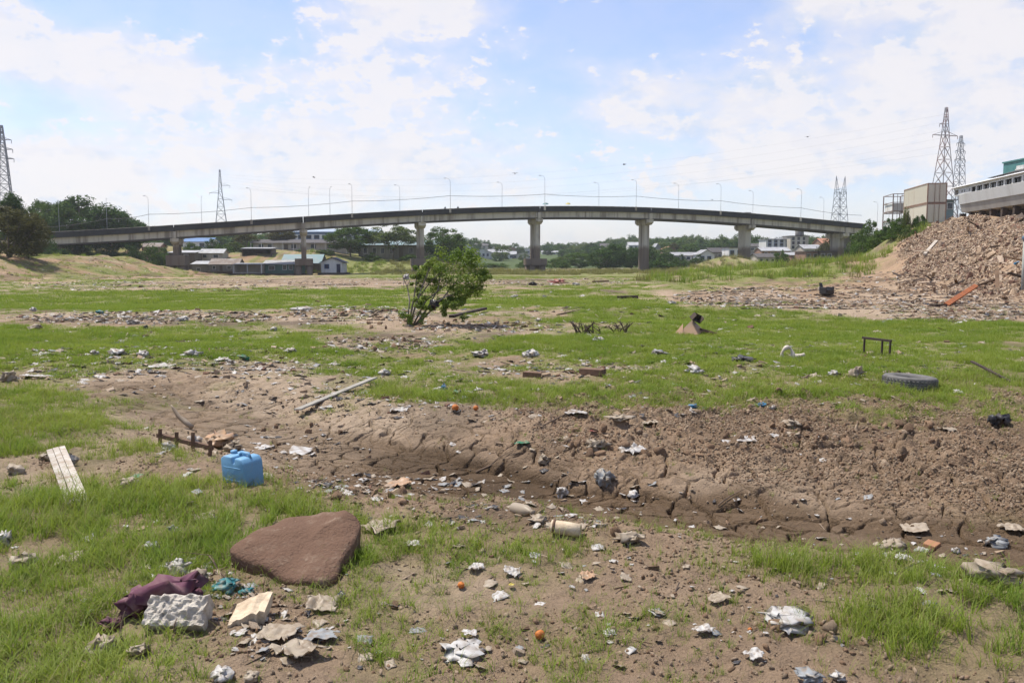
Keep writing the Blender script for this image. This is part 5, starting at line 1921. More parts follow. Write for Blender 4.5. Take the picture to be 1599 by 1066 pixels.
film_mat('film_white', (.60, .585, .56))
film_mat('film_grey', (.34, .36, .37))
film_mat('film_beige', (.44, .37, .28))
film_mat('film_dark', (.03, .03, .033), .05, .4, (.10, .08, .06))
film_mat('film_teal', (.03, .24, .27))
film_mat('film_blue', (.05, .22, .40))
film_mat('film_green', (.03, .20, .10))
film_mat('film_orange', (.50, .14, .04))
film_mat('film_tan', (.42, .26, .15), .15)
film_mat('film_yellow', (.62, .52, .08))
film_mat('cloth_purple', (.105, .035, .060), .05, .85, (.20, .12, .12))
film_mat('film_red', (.36, .09, .07))
rubble()

# ================================================================ THINGS LYING ON THE BED
plain('blue_plastic', (.13, .295, .47), (.27, .24, .20), 6, .5, .4, bump=.15, lo=.5, hi=.74, rnd=0)
plain('brown_foam', (.140, .086, .060), (.27, .205, .15), 7, .95, .1, bump=.9, bdist=.02, lo=.50, hi=.78, rnd=0)
plain('grey_plank', (.30, .285, .25), (.19, .175, .15), 9, .9, .2, bump=.4, bdist=.01)
plain('pale_board', (.46, .43, .38), (.25, .19, .13), 7, .8, .3, bump=.3, bdist=.01)
plain('brown_wood', (.17, .105, .07), (.10, .065, .045), 9, .9, .2, bump=.4, bdist=.01)
plain('dark_wood', (.075, .055, .042), (.045, .034, .027), 9, .9)
plain('rubber', (.13, .125, .118), (.075, .072, .068), 8, .85, .3, bump=.4, bdist=.01)
plain('ceramic', (.62, .57, .48), (.40, .33, .26), 8, .5, .4)
plain('black_plastic', (.014, .014, .016), (.03, .03, .03), 5, .4, .4)
plain('rust_orange', (.36, .115, .035), (.22, .075, .03), 3, .85)
plain('clay_brick', (.30, .155, .085), (.24, .13, .08), 14, .95, .1, bump=.5, bdist=.01)
plain('block_concrete', (.56, .52, .45), (.36, .32, .27), 12, .95, .1, bump=.8, bdist=.02)
plain('cream_foam', (.60, .50, .36), (.38, .29, .20), 9, .9, .1)
plain('orange_fruit', (.52, .17, .025), (.36, .11, .03), 10, .6, .3)
plain('twig', (.16, .115, .08), (.09, .065, .048), 12, .95)
plain('grey_stem', (.23, .205, .175), (.14, .12, .10), 12, .95)
plain('post_paint', (.33, .36, .33), (.22, .22, .20), 3, .8, streak=True)


def mpp(p):
    return (p.y * CA - (p.z - CAMZ) * SA) / F


# blue can
p = ground(374, 757)
k = mpp(p)
can = thing('jerrycan', 'bright blue plastic jerrycan standing in the mud of the gully', 'jerrycan', (p.x, p.y + .12, p.z - .03), (.05, -.03, -.62))
can.scale = (.84, .84, .88)
w, dpt, h = .185, .125, .315
m = MB()
pr = [(-w, .0), (w, .0), (w, h * .80), (w * .80, h * .95), (w * .25, h * .97), (w * .22, h * .80), (w * .05, h * .78), (-w * .02, h * .99), (-w * .75, h), (-w, h * .9)]
m.prism(pr, -dpt, dpt)
m.build('body', 'blue_plastic', can, True, bevel=.028)
MB().tube([(w * .80, 0, h * .93), (w * .7, 0, h * 1.04), (w * .1, 0, h * 1.06), (-w * .1, 0, h * .98)], .016, 8).build('handle', 'blue_plastic', can, True)
MB().lathe([(0, 0), (.035, 0), (.035, .03), (0, .032)], 16).build('cap', 'blue_plastic', can, True, loc=(-w * .62, 0, h * .995))
for sg in (-1, 1):
    MB().box(-w * .72, w * .72, sg * dpt - .004, sg * dpt + .004, h * .22, h * .26).box(-w * .72, w * .72, sg * dpt - .004, sg * dpt + .004, h * .62, h * .66).build('rib', 'blue_plastic', can, bevel=.003)

# brown foam cushion
out = [(357, 886), (398, 874), (440, 864), (480, 856), (530, 853), (560, 858), (564, 867), (552, 880), (538, 890), (531, 899), (527, 909), (505, 920), (469, 915), (425, 903), (376, 892)]
O = np.array([ground(a, b)[:] for a, b in out])
# even out: resample the outline smoothly
t_ = np.linspace(0, len(O), 73)[:-1]
Oc = np.stack([np.interp(t_, np.arange(len(O) + 1), np.append(O[:, i], O[0, i])) for i in range(3)], 1)
for _ in range(2):
    Oc = (np.roll(Oc, 1, 0) + Oc * 2 + np.roll(Oc, -1, 0)) / 4
cen = Oc.mean(0)
V, Fc = [], []
rings = [(.95, -.05), (.985, -.02), (1.015, .012), (1.015, .032), (.99, .048), (.93, .058), (.78, .070), (.55, .078), (.3, .082), (.05, .084)]
y_lo, y_hi = Oc[:, 1].min(), Oc[:, 1].max()
n = len(Oc)
for (r, zz) in rings:
    for q in Oc:
        x, y = cen[0] + (q[0] - cen[0]) * r, cen[1] + (q[1] - cen[1]) * r
        gz = hz(x, y)
        lf = .19 * float(sst((y - y_lo) / (y_hi - y_lo))) * (zz > .0)
        V.append((x - cen[0], y - cen[1], gz - cen[2] + zz + lf + (float(fbm2(np.array([x * 6.]), np.array([y * 6.]), 3, 5)[0]) - .5) * .035 * (zz > .02) + .006 * math.sin(x * 31 + 5 * math.sin(y * 9)) * (zz > .05)))
for i in range(len(rings) - 1):
    for j in range(n):
        Fc.append((i * n + j, i * n + (j + 1) % n, (i + 1) * n + (j + 1) % n, (i + 1) * n + j))
Fc.append(tuple((len(rings) - 1) * n + j for j in range(n)))
cush = tag(MB().add(V, Fc).build('foam_cushion', 'brown_foam', None, True, loc=tuple(cen)), 'large brown foam cushion slumped in the foreground grass', 'cushion')
a, b = ground(408, 868), ground(462, 872)
q = (a + b) / 2
strip_ = MB()
zz = hz(q.x, q.y) + .19 - q.z
strip_.tube([(-.11, .01, zz - .02), (-.06, 0, zz), (0, .008, zz + .004), (.06, -.004, zz), (.12, .01, zz - .012)], [.012, .007, .009, .008, .012], 6)
strip_.tube([(.09, .0, zz), (.10, .02, zz + .035), (.115, .03, zz + .05)], [.007, .006, .003], 5)
tag(strip_.build('twisted_cord', 'film_tan', None, True, loc=tuple(q)), 'short pale twisted cord lying on the brown cushion', 'cord')


def board(name, label, cat, pa, pb, width, thick, mat, lift=(0, 0), roll=0.0, grooves=0, group=None):
    """a board laid from one ground pixel to another"""
    a, b = ground(*pa), ground(*pb)
    a.z += lift[0]
    b.z += lift[1]
    d = b - a
    L = d.length
    M = Matrix.Translation((a + b) / 2) @ d.to_track_quat('X', 'Z').to_matrix().to_4x4() @ Matrix.Rotation(roll, 4, 'X')
    o = thing(name, label, cat, (0, 0, 0), (0, 0, 0), group)
    o.matrix_world = M
    r = random.Random(L)
    if grooves:
        for i in range(grooves):
            y0 = -width / 2 + width * i / grooves
            MB().box(-L / 2 + r.uniform(0, .03), L / 2 - r.uniform(0, .03), y0 + .002, y0 + width / grooves - .002, 0, thick * (1 if i % 2 else .75)).build('board_strip', mat, o, bevel=.003)
    else:
        v = []
        e = [r.uniform(-.02, .02) for _ in range(4)]
        MB().add([(-L / 2 + e[0], -width / 2, 0), (L / 2 + e[1], -width / 2, 0), (L / 2 + e[2], width / 2, 0), (-L / 2 + e[3], width / 2, 0), (-L / 2 + e[0], -width / 2, thick), (L / 2 + e[1], -width / 2, thick), (L / 2 + e[2], width / 2, thick), (-L / 2 + e[3], width / 2, thick)],
                 [(0, 3, 2, 1), (4, 5, 6, 7), (0, 1, 5, 4), (1, 2, 6, 5), (2, 3, 7, 6), (3, 0, 4, 7)]).build('plank', mat, o, bevel=.004)
    return o


board('plank', 'long grey weathered plank propped on the bare bank of the gully', 'plank', (464, 651), (584, 604), .14, .022, 'grey_plank', (.09, .13), -.12)
board('panel_board', 'white slatted board lying at a slant in the grass at left', 'board', (88, 722), (122, 790), .17, .02, 'pale_board', (.14, .02), .15, 3)
board('wood_offcut', 'brown block of wood on the bare strip left of the tan board', 'wood', (818, 588), (845, 590), .16, .09, 'brown_wood', (0, 0))
board('wood_offcut', 'flat brown board on the bare strip in the middle distance', 'wood', (910, 584), (944, 586), .2, .10, 'brown_wood', (0, 0))
board('log', 'short dark log lying on the grass right of the shrub', 'log', (966, 467), (994, 466), .22, .16, 'dark_wood', (0, 0))
board('steel_channel', 'rusty orange steel channel leaning on the rubble flat', 'beam', (1476, 478), (1522, 464), .22, .12, 'rust_orange', (0, .55), .5)
board('wood_offcut', 'small dark board at the foot of the rusty channel', 'wood', (1456, 479), (1474, 479), .3, .12, 'dark_wood')
board('plank', 'pale fallen timber across the dark hole in the rubble', 'plank', (1444, 402), (1462, 386), .3, .2, 'pale_board', (.2, .5))
board('plank', 'thin dark plank leaning in the grass at the right edge', 'plank', (1578, 597), (1517, 577), .05, .03, 'dark_wood', (.0, .12))
board('plank', 'dark branch like plank lying behind the shrub', 'plank', (705, 496), (757, 487), .16, .08, 'dark_wood', (0, .08))
board('wood_offcut', 'thin grey board among litter right of the shrub top', 'wood', (925, 441), (950, 440), .4, .15, 'brown_wood')


# broken chair frame by the gully
def frame(label, name, a, b, rail_h, posts, mat, thick=.022, low=-.05, extra=0):
    A, B_ = ground(*a), ground(*b)
    o = thing(name, label, 'frame', tuple(A))
    d = B_ - A
    MB().beam((0, 0, rail_h), tuple(d + Vector((0, 0, rail_h))), thick * 1.4).build('rail', mat, o)
    for (f, z0, z1) in posts:
        q = d * f
        MB().beam((q.x, q.y - thick * 1.2, z0), (q.x + .01, q.y - thick * 1.2, z1), thick).build('post', mat, o)
    return o


frame('broken brown chair frame half sunk at the head of the gully', 'chair_frame', (247, 692), (332, 712), .09, ((.05, -.05, .17), (.36, -.05, .16), (.66, -.05, .18), (.97, -.05, .12)), 'brown_wood', .022)
frame('dark wooden stand with three legs on the grass at right', 'wooden_stand', (1346, 551), (1391, 557), .30, ((.04, -.05, .31), (.66, -.05, .30), (.93, -.05, .30)), 'dark_wood', .022)

# tyre
p = ground(1434, 612)
R = 41 * mpp(p)
prof = [(R * .56, .045), (R * .60, .02), (R * .80, 0), (R * .93, .02), (R * .97, .035)]
for i in range(4):
    z = .045 + i * .035
    prof += [(R, z), (R, z + .022), (R * .975, z + .025), (R * .975, z + .032)]
prof += [(R * .97, .20), (R * .93, .215), (R * .80, .225), (R * .62, .205), (R * .57, .18), (R * .60, .12), (R * .56, .045)]
ty = thing('tyre', 'grey worn car tyre lying flat in the grass at right', 'tyre', (p.x, p.y + R * .8, p.z - .02), (.02, .05, .4))
MB().lathe(prof, 48).build('tyre_carcass', 'rubber', ty, True)
tr = MB()
for i in range(40):
    a = 2 * math.pi * i / 40
    tr.box(-.012, .012, R * .985, R * 1.01, .05, .19, Matrix.Rotation(a, 4, 'Z'))
tr.build('tread_lugs', 'rubber', ty)

# broken white ring
p = ground(1240, 559)
k = mpp(p)
wr = thing('broken_ring', 'broken whitish ring standing in the grass beyond the gully', 'ring', tuple(p))
A = [(-.13 + .13 * math.cos(t) * .8, .02 * math.sin(t * 2), .06 + .14 * math.sin(t)) for t in np.linspace(-.6, 3.9, 16)]
MB().tube(A, [.035 + .012 * math.sin(i) for i in range(16)], 8).build('ring_arc', 'ceramic', wr, True)
MB().tube([(-.05, .02, .03), (.04, .0, .03), (.12, -.02, .04), (.19, -.03, .075)], [.06, .05, .045, .03], 8).build('ring_stub', 'ceramic', wr, True)

# collapsed box with cloth
p = ground(1090, 522)
bx = thing('collapsed_crate', 'collapsed wooden crate draped with tan cloth on the grass', 'crate', tuple(p))
bx.scale = (.95, .95, .8)
MB().add([(-.55, 0, 0), (.0, -.15, 0), (-.1, .4, .0), (-.12, .15, .46), (.18, .2, .12)], [(0, 1, 3), (1, 4, 3), (4, 2, 3), (2, 0, 3), (0, 2, 4, 1)]).build('cloth', 'film_tan', bx)
MB().add([(-.62, .1, 0), (-.42, -.05, .0), (-.35, .3, 0), (-.38, .12, .34)], [(0, 1, 3), (1, 2, 3), (2, 0, 3), (0, 2, 1)]).build('cloth', 'film_tan', bx)
cb = MB().box(-.14, .14, -.10, .10, 0, .02).box(-.14, -.12, -.10, .10, .022, .2).box(.12, .14, -.10, .10, .022, .2).box(-.118, .118, .08, .10, .022, .2)
cb.build('box_shell', 'dark_wood', bx, loc=(-.08, .08, .44), rot=(.5, .45, .4))
for i in range(5):
    MB().box(0, .46, -.03, .03, 0, .025).build('slat', 'brown_wood', bx, loc=(.05, .02 + i * .09, .18 - .025 * i), rot=(.1 * i, .32 + .05 * i, -.25 + .12 * i))

# armchair on the debris flat
p = ground(1291, 461)
k = mpp(p)
ch = thing('armchair', 'discarded black armchair standing on the debris flat', 'chair', tuple(p), (0, 0, .5))
ch.scale = (.78, .78, .85)
MB().box(-.36, .36, -.34, .34, .05, .42).build('seat', 'black_plastic', ch, bevel=.05)
MB().add([(-.36, .2, .3), (-.05, .2, .3), (-.14, .34, .85), (-.40, .34, .85), (-.36, .34, .3), (-.05, .34, .3), (-.14, .45, .85), (-.40, .45, .85)], [(0, 1, 2, 3), (7, 6, 5, 4), (0, 4, 5, 1), (1, 5, 6, 2), (2, 6, 7, 3), (3, 7, 4, 0)]).build('backrest', 'black_plastic', ch, bevel=.03)
for sx in (-.39, .39):
    MB().box(sx - .06, sx + .06, -.3, .34, .1, .56).build('armrest', 'black_plastic', ch, bevel=.03)

# brick
p = ground(1459, 862)
k = mpp(p)
br = tag(MB().add([(-.06, -.05, 0), (.07, -.055, .0), (.065, .06, 0), (-.06, .05, 0), (-.062, -.052, .075), (.066, -.05, .085), (.06, .055, .09), (-.058, .05, .08)], [(0, 3, 2, 1), (4, 5, 6, 7), (0, 1, 5, 4), (1, 2, 6, 5), (2, 3, 7, 6), (3, 0, 4, 7)]).build('brick', 'clay_brick', None, loc=(p.x, p.y + .06, p.z - .02), rot=(.05, .02, .75), bevel=.006), 'single reddish brick standing in the dark mud at right', 'brick')

# concrete block
p = ground(266, 986)
k = mpp(p)
W2, Hb = 47 * k, 52 * k
n = 26
V, Fq = [], []
u = np.linspace(-1, 1, n)
rngc = np.random.RandomState(3)
for side in range(2):
    for j in range(n):
        for i in range(n):
            s_, t2 = u[i], (j / (n - 1))
            rough_ = (vn2(np.array([s_ * 9. + 3]), np.array([t2 * 9. + side * 7]), 5)[0] - .5) * .035 + (.004 if int(t2 * 5) % 2 else 0)
            V.append((s_ * W2 * (1 - .06 * t2) + (vn2(np.array([t2 * 7.]), np.array([s_ * 3 + 1.]), 9)[0] - .5) * .015, (-.07 + rough_) if side == 0 else .09, t2 * Hb + (vn2(np.array([s_ * 5. + 11]), np.array([.3]), 8)[0] - .5) * .03 * t2))
for j in range(n - 1):
    for i in range(n - 1):
        a = j * n + i
        Fq.append((a, a + 1, a + n + 1, a + n))
        Fq.append((n * n + a, n * n + a + n, n * n + a + n + 1, n * n + a + 1))
for i in range(n - 1):
    Fq.append((i + 1, i, n * n + i, n * n + i + 1))
    a = (n - 1) * n + i
    Fq.append((a, a + 1, n * n + a + 1, n * n + a))
    Fq.append((i * n, (i + 1) * n, n * n + (i + 1) * n, n * n + i * n))
    a = i * n + n - 1
    Fq.append((a + n, a, n * n + a, n * n + a + n))
tag(MB().add(V, Fq).build('concrete_block', 'block_concrete', None, loc=(p.x, p.y + .06, p.z - .02), rot=(-.8, .04, .06)), 'rough pale concrete block tilted against the purple cloth', 'block')


# ---------------------------------------------------------------- litter, piece by piece
def lit(name, label, cat, px, py, wpx, hpx, mat, kind='bag', seed=None, rot=None, group=None):
    """px,py: foot of the piece; wpx,hpx its size in the photograph's pixels"""
    p = ground(px, py + hpx * .35)
    k = mpp(p)
    seed = seed if seed is not None else int(px * 7 + py * 3)
    w = wpx * k * .62
    hh = max(hpx * k * .95, .03)
    r = random.Random(seed)
    if kind == 'bag':
        me = crumple_me(name, seed, mat, 3)
        zs = np.array([v.co.z for v in me.vertices])
        sc = (w * .8, w * .8, hh / max(zs.max(), .2) * .8)
    elif kind == 'sheet':
        me = sheet_me(name, seed, mat, 16)
        sc = (w * .7, w * .7, min(w, hh) * 1.0)
    else:
        me = sheet_me(name, seed, mat, 8, .12, .10)
        sc = (w * .9, w * .9, w * .5)
    o = link(name, me, None, (p.x, p.y + w * .3, p.z + (.01 if kind == 'bag' else .025)), rot or (r.uniform(-.15, .15), r.uniform(-.15, .15), r.uniform(0, 6.28)), sc)
    return tag(o, label, cat, group)


B, SH, FL = 'bag', 'sheet', 'flat'
LIT = [
    ('plastic_bag', 'white bag caught at the top of the slatted board', 'bag', 104, 720, 34, 26, 'film_white', B),
    ('cloth_scrap', 'dirty knot of cloth at the top left of the slatted board', 'cloth', 74, 714, 26, 16, 'film_beige', B),
    ('cloth_heap', 'orange tan cloth heap behind the broken chair frame', 'cloth', 338, 688, 62, 28, 'film_tan', B),
    ('cloth_heap', 'cream rag spilling right of the orange tan cloth heap', 'cloth', 362, 698, 34, 18, 'film_beige', B),
    ('plastic_bag', 'round white bag beside the broken chair frame', 'bag', 301, 688, 28, 20, 'film_white', B),
    ('plastic_bag', 'white bag pinned under the broken chair frame', 'bag', 262, 698, 26, 14, 'film_white', B),
    ('paper_sheet', 'clean white paper sheet in the head of the gully', 'paper', 468, 703, 30, 12, 'film_white', FL),
    ('paper_scrap', 'white paper scraps just above the blue jerrycan', 'paper', 410, 700, 26, 10, 'film_white', SH),
    ('plastic_bag', 'crumpled pale bag left of the blue jerrycan beside green scrap', 'bag', 197, 757, 38, 20, 'film_beige', B),
    ('plastic_scrap', 'green plastic scrap behind the pale bag', 'plastic', 210, 746, 22, 10, 'film_green', SH),
    ('plastic_bag', 'grey bag in the grass at the left edge above the slatted board', 'bag', 18, 735, 30, 18, 'film_beige', B),
    ('plastic_bag', 'white bag cut by the left edge of the picture', 'bag', 3, 842, 26, 30, 'film_white', B),
    ('cloth_scrap', 'beige torn cloth upright in grass at left', 'cloth', 105, 868, 44, 40, 'film_beige', SH),
    ('plastic_bag', 'crumpled whitish bag at the left edge in the grass', 'bag', 32, 880, 50, 26, 'film_beige', B),
    ('plastic_bag', 'teal tinted bag in the grass left of the cushion', 'bag', 268, 828, 24, 16, 'film_grey', B),
    ('paper_scrap', 'pale torn paper in the grass behind the cushion', 'paper', 316, 808, 34, 14, 'film_beige', SH),
    ('plastic_bag', 'grey white bag in the grass above the purple cloth', 'bag', 236, 856, 26, 24, 'film_grey', B),
    ('cloth_heap', 'whitish rag heap above the purple cloth', 'cloth', 274, 888, 44, 30, 'film_white', B),
    ('cloth_heap', 'yellowish soiled rag right of the whitish rag heap', 'cloth', 308, 904, 42, 30, 'film_beige', B),
    ('purple_cloth', 'dark purple cloth crumpled behind the concrete block', 'cloth', 262, 930, 120, 84, 'cloth_purple', B),
    ('purple_cloth', 'purple cloth fold between the block and the grass, left', 'cloth', 214, 946, 70, 56, 'cloth_purple', B),
    ('purple_cloth', 'purple cloth end trailing left of the concrete block', 'cloth', 170, 978, 44, 24, 'cloth_purple', B),
    ('plastic_bag', 'bright teal bag in the grass right of the purple cloth', 'bag', 352, 916, 46, 26, 'film_teal', B),
    ('plastic_bag', 'small teal scrap beside the bright teal bag', 'bag', 384, 926, 26, 14, 'film_teal', B),
    ('plastic_bag', 'pale yellow bag in grass below the purple cloth end', 'bag', 158, 1012, 54, 34, 'film_beige', B),
    ('plastic_bag', 'cream bag in the grass below the concrete block', 'bag', 215, 1018, 40, 20, 'film_beige', B),
    ('paper_sheet', 'torn beige sheets on bare soil below the cream foam', 'paper', 432, 990, 70, 30, 'film_beige', SH),
    ('paper_sheet', 'creased pinkish paper lying below the torn beige sheets', 'paper', 462, 1016, 74, 36, 'film_beige', SH),
    ('plastic_bag', 'grey film right of the torn beige sheets', 'bag', 500, 996, 50, 18, 'film_grey', SH),
    ('cloth_scrap', 'grey beige rag below the cushion', 'cloth', 500, 944, 50, 28, 'film_beige', SH),
    ('plastic_bag', 'white bag at the bottom edge left of centre', 'bag', 345, 1056, 40, 22, 'film_white', B),
    ('plastic_bag', 'pale lump of bag at the bottom edge under the pinkish paper', 'bag', 390, 1062, 30, 16, 'film_beige', B),
    ('plastic_bag', 'large torn white plastic film in the bottom foreground', 'plastic', 722, 1024, 80, 12, 'film_white', B),
    ('plastic_bag', 'white plastic strip above the large torn film', 'plastic', 734, 994, 26, 8, 'film_white', SH),
    ('plastic_bag', 'pale translucent bag standing right of the cushion', 'bag', 645, 845, 24, 34, 'film_white', SH),
    ('paper_scrap', 'beige paper pieces touching the cushion on the right', 'paper', 592, 822, 54, 26, 'film_beige', SH),
    ('plastic_scrap', 'white plastic pieces right of the cushion, folded like a fork', 'plastic', 744, 886, 24, 20, 'film_white', SH),
    ('paper_scrap', 'striped grey white carton scrap on the bare soil', 'paper', 800, 894, 28, 18, 'film_white', SH),
    ('plastic_scrap', 'yellow scrap on the bare soil below the carton', 'plastic', 799, 917, 10, 8, 'film_yellow', SH),
    ('cloth_scrap', 'brown curled scrap in the sprouting grass', 'cloth', 918, 902, 26, 12, 'film_tan', SH),
    ('plastic_bag', 'white bag wrapped round a brown clod in the foreground', 'bag', 1232, 974, 84, 26, 'film_white', B),
    ('plastic_bag', 'white scraps in the foreground below the wrapped clod', 'plastic', 1180, 1024, 30, 22, 'film_white', SH),
    ('plastic_bag', 'white scrap strip left of the wrapped clod', 'plastic', 1100, 985, 30, 22, 'film_white', SH),
    ('paper_scrap', 'folded pale packet on a clod in the right foreground', 'paper', 1124, 938, 34, 12, 'film_beige', SH),
    ('plastic_bag', 'bluish bag at the bottom edge right of centre', 'bag', 1270, 1060, 50, 20, 'film_grey', B),
    ('plastic_bag', 'white bag piece at the bottom edge, right', 'bag', 1310, 1060, 26, 14, 'film_white', B),
    ('plastic_bag', 'translucent bag lost in the right foreground grass', 'bag', 1454, 950, 26, 20, 'film_grey', B),
    ('cloth_heap', 'muddy sack in the wet gully at the right edge', 'cloth', 1560, 900, 84, 44, 'film_beige', B),
    ('plastic_bag', 'grey bag in the wet gully above the muddy sack', 'bag', 1560, 852, 50, 26, 'film_grey', B),
    ('cloth_scrap', 'pale rag in the dark mud left of the brick', 'cloth', 1398, 854, 50, 18, 'film_beige', B),
    ('plastic_scrap', 'two white shards in the dark mud below the pale rag', 'plastic', 1412, 872, 26, 16, 'film_white', SH),
    ('plastic_scrap', 'white shell like curl right of the brick', 'plastic', 1494, 860, 14, 10, 'film_white', B),
    ('cloth_scrap', 'dark edged rag above the brick', 'cloth', 1432, 826, 44, 14, 'film_beige', SH),
    ('plastic_bag', 'yellowish paper at the right edge above the grey bag', 'paper', 1584, 826, 34, 14, 'film_beige', SH),
    ('paper_cup', 'cream paper scrap cluster left of the fallen roll', 'paper', 838, 812, 36, 16, 'film_beige', B),
    ('plastic_scrap', 'white crumpled wrapper in the gully above the roll', 'plastic', 877, 769, 24, 18, 'film_white', B),
    ('plastic_scrap', 'white chip of foam in the gully right of the wrapper', 'plastic', 990, 773, 22, 14, 'film_white', B),
    ('plastic_bag', 'dirty grey bag stuck on the gully bank', 'bag', 944, 745, 36, 34, 'film_grey', B),
    ('cloth_heap', 'muddy bag in the gully right of the roll', 'cloth', 985, 842, 46, 22, 'film_beige', B),
    ('plastic_bag', 'whitish knotted rag on the upper gully bank', 'bag', 990, 700, 40, 26, 'film_white', SH),
    ('plastic_bag', 'grey rag on the gully bank left of the knotted rag', 'bag', 850, 718, 26, 18, 'film_beige', B),
    ('plastic_scrap', 'green glassy scrap on the gully bank', 'plastic', 816, 692, 26, 12, 'film_green', SH),
    ('cloth_scrap', 'beige torn cloth on the gully bank beside clods', 'cloth', 932, 696, 40, 22, 'film_beige', B),
    ('plastic_scrap', 'red scrap on the gully bank', 'plastic', 926, 675, 12, 6, 'film_red', SH),
    ('paper_scrap', 'white papers at the top of the gully bank, centre', 'paper', 902, 644, 36, 14, 'film_white', SH),
    ('plastic_bag', 'pale flat bag at the top of the gully bank', 'bag', 970, 654, 40, 12, 'film_beige', B),
    ('plastic_bag', 'torn pale bag beside the flat bag at the bank top', 'bag', 1018, 660, 34, 14, 'film_beige', SH),
    ('plastic_bag', 'rounded beige bag among the clods on the bank', 'bag', 1240, 664, 40, 18, 'film_beige', B),
    ('plastic_scrap', 'white tag on the clods left of the rounded beige bag', 'plastic', 1210, 680, 16, 12, 'film_white', SH),
    ('plastic_scrap', 'white flat scraps on the clod bank', 'plastic', 1166, 687, 34, 8, 'film_white', SH),
    ('plastic_bag', 'straw coloured wisp of film on the clod bank', 'bag', 1480, 668, 32, 18, 'film_beige', SH),
    ('plastic_bag', 'shiny black plastic bag on the clod bank at right', 'bag', 1564, 658, 36, 26, 'film_dark', B),
    ('plastic_bag', 'orange brown scrap on the bare gully floor, left', 'bag', 620, 755, 46, 14, 'film_tan', SH),
    ('plastic_bag', 'blue bag in the grass at the top of the bank', 'bag', 693, 605, 14, 16, 'film_blue', B),
    ('plastic_bag', 'green bag right of the blue bag', 'bag', 714, 614, 20, 12, 'film_green', B),
    ('plastic_bag', 'white scrap heap at the bank top left of the oranges', 'plastic', 622, 638, 30, 14, 'film_white', SH),
    ('plastic_bag', 'white bag in the grass right of the plank', 'bag', 601, 582, 20, 14, 'film_white', B),
    ('plastic_bag', 'large white bag in mid grass right of centre', 'bag', 750, 552, 30, 14, 'film_white', B),
    ('plastic_bag', 'pale bag pair right of the large white bag', 'bag', 830, 552, 34, 14, 'film_white', B),
    ('plastic_bag', 'white bag below the dead branches', 'bag', 936, 530, 22, 8, 'film_white', B),
    ('plastic_bag', 'white bag near the mound right of the shrub', 'bag', 842, 500, 14, 7, 'film_white', B),
    ('plastic_bag', 'white bag in the grass behind the mound', 'bag', 803, 463, 14, 6, 'film_white', B),
    ('plastic_bag', 'pair of pale bags in the right grass, left one', 'bag', 1085, 578, 34, 18, 'film_white', B),
    ('plastic_bag', 'dark bag heap in the grass left of the white ring', 'bag', 1160, 562, 40, 14, 'film_dark', B),
    ('plastic_bag', 'grey dark heap left of the pale bags', 'bag', 1030, 552, 34, 12, 'film_grey', B),
    ('plastic_bag', 'white bag between the ring and the tyre', 'bag', 1303, 584, 22, 12, 'film_white', B),
    ('cloth_scrap', 'brown and white rags left of the tyre', 'cloth', 1338, 582, 26, 24, 'film_beige', B),
    ('cloth_scrap', 'flat pale rag left of the tyre', 'cloth', 1360, 594, 22, 6, 'film_beige', SH),
    ('plastic_bag', 'pale bag below the tyre on its right', 'bag', 1498, 613, 20, 8, 'film_white', B),
    ('plastic_bag', 'blue bag in the grass above the clod bank', 'bag', 1080, 635, 24, 8, 'film_blue', B),
    ('plastic_bag', 'dark blue bag right of the blue bag above clods', 'bag', 1188, 633, 20, 9, 'film_blue', B),
    ('plastic_bag', 'pale lump beside the dark blue bag', 'bag', 1208, 637, 14, 8, 'film_white', B),
    ('plastic_bag', 'white bags in the left middle grass, largest', 'bag', 297, 553, 30, 16, 'film_white', B),
    ('plastic_bag', 'white bag in the left middle grass beside the largest', 'bag', 222, 552, 22, 14, 'film_white', B),
    ('plastic_bag', 'white bag in the left middle grass, second from left', 'bag', 180, 550, 26, 14, 'film_white', B),
    ('plastic_bag', 'white bag in the left middle grass, leftmost', 'bag', 146, 551, 16, 10, 'film_white', B),
    ('plastic_bag', 'white bag and yellow scrap in the left middle grass', 'bag', 250, 571, 30, 9, 'film_white', SH),
    ('plastic_bag', 'dark green bag right of the left white bags', 'bag', 380, 558, 18, 10, 'film_green', B),
    ('plastic_bag', 'whitish bag left of the dark green bag', 'bag', 345, 560, 24, 12, 'film_white', SH),
    ('plastic_bag', 'white bag in the grass right of the dark green bag', 'bag', 452, 548, 26, 12, 'film_white', B),
    ('plastic_bag', 'small white bag on the debris strip, centre left', 'bag', 427, 514, 12, 8, 'film_white', B),
    ('plastic_bag', 'grey pyramid shaped bag at the left edge', 'bag', 10, 588, 26, 20, 'film_beige', B),
    ('plastic_bag', 'white litter line at the left edge on bare soil', 'bag', 55, 588, 44, 8, 'film_white', SH),
    ('plastic_bag', 'white bag at the left in the far grass', 'bag', 51, 483, 10, 8, 'film_white', B),
    ('plastic_bag', 'teal bag at the left on the debris strip', 'bag', 155, 487, 14, 7, 'film_teal', B),
    ('plastic_bag', 'white heap on the debris strip left of centre', 'bag', 285, 498, 20, 10, 'film_white', B),
    ('plastic_bag', 'white heap on the debris strip under the left bank', 'bag', 205, 503, 26, 10, 'film_white', B),
    ('plastic_bag', 'pale heap on the debris strip at the left edge', 'bag', 52, 511, 24, 10, 'film_beige', B),
    ('plastic_bag', 'white bags on the bare strip left of the shrub', 'bag', 470, 482, 34, 8, 'film_white', B),
    ('plastic_bag', 'small dark box like scrap on the left grass', 'box', 228, 511, 10, 8, 'film_dark', B),
    ('plastic_bag', 'pinkish red tarpaulin heap on the far riverbed', 'tarpaulin', 872, 439, 30, 9, 'film_red', B),
    ('plastic_bag', 'dark heap left of the reddish tarpaulin', 'heap', 833, 443, 16, 8, 'film_dark', B),
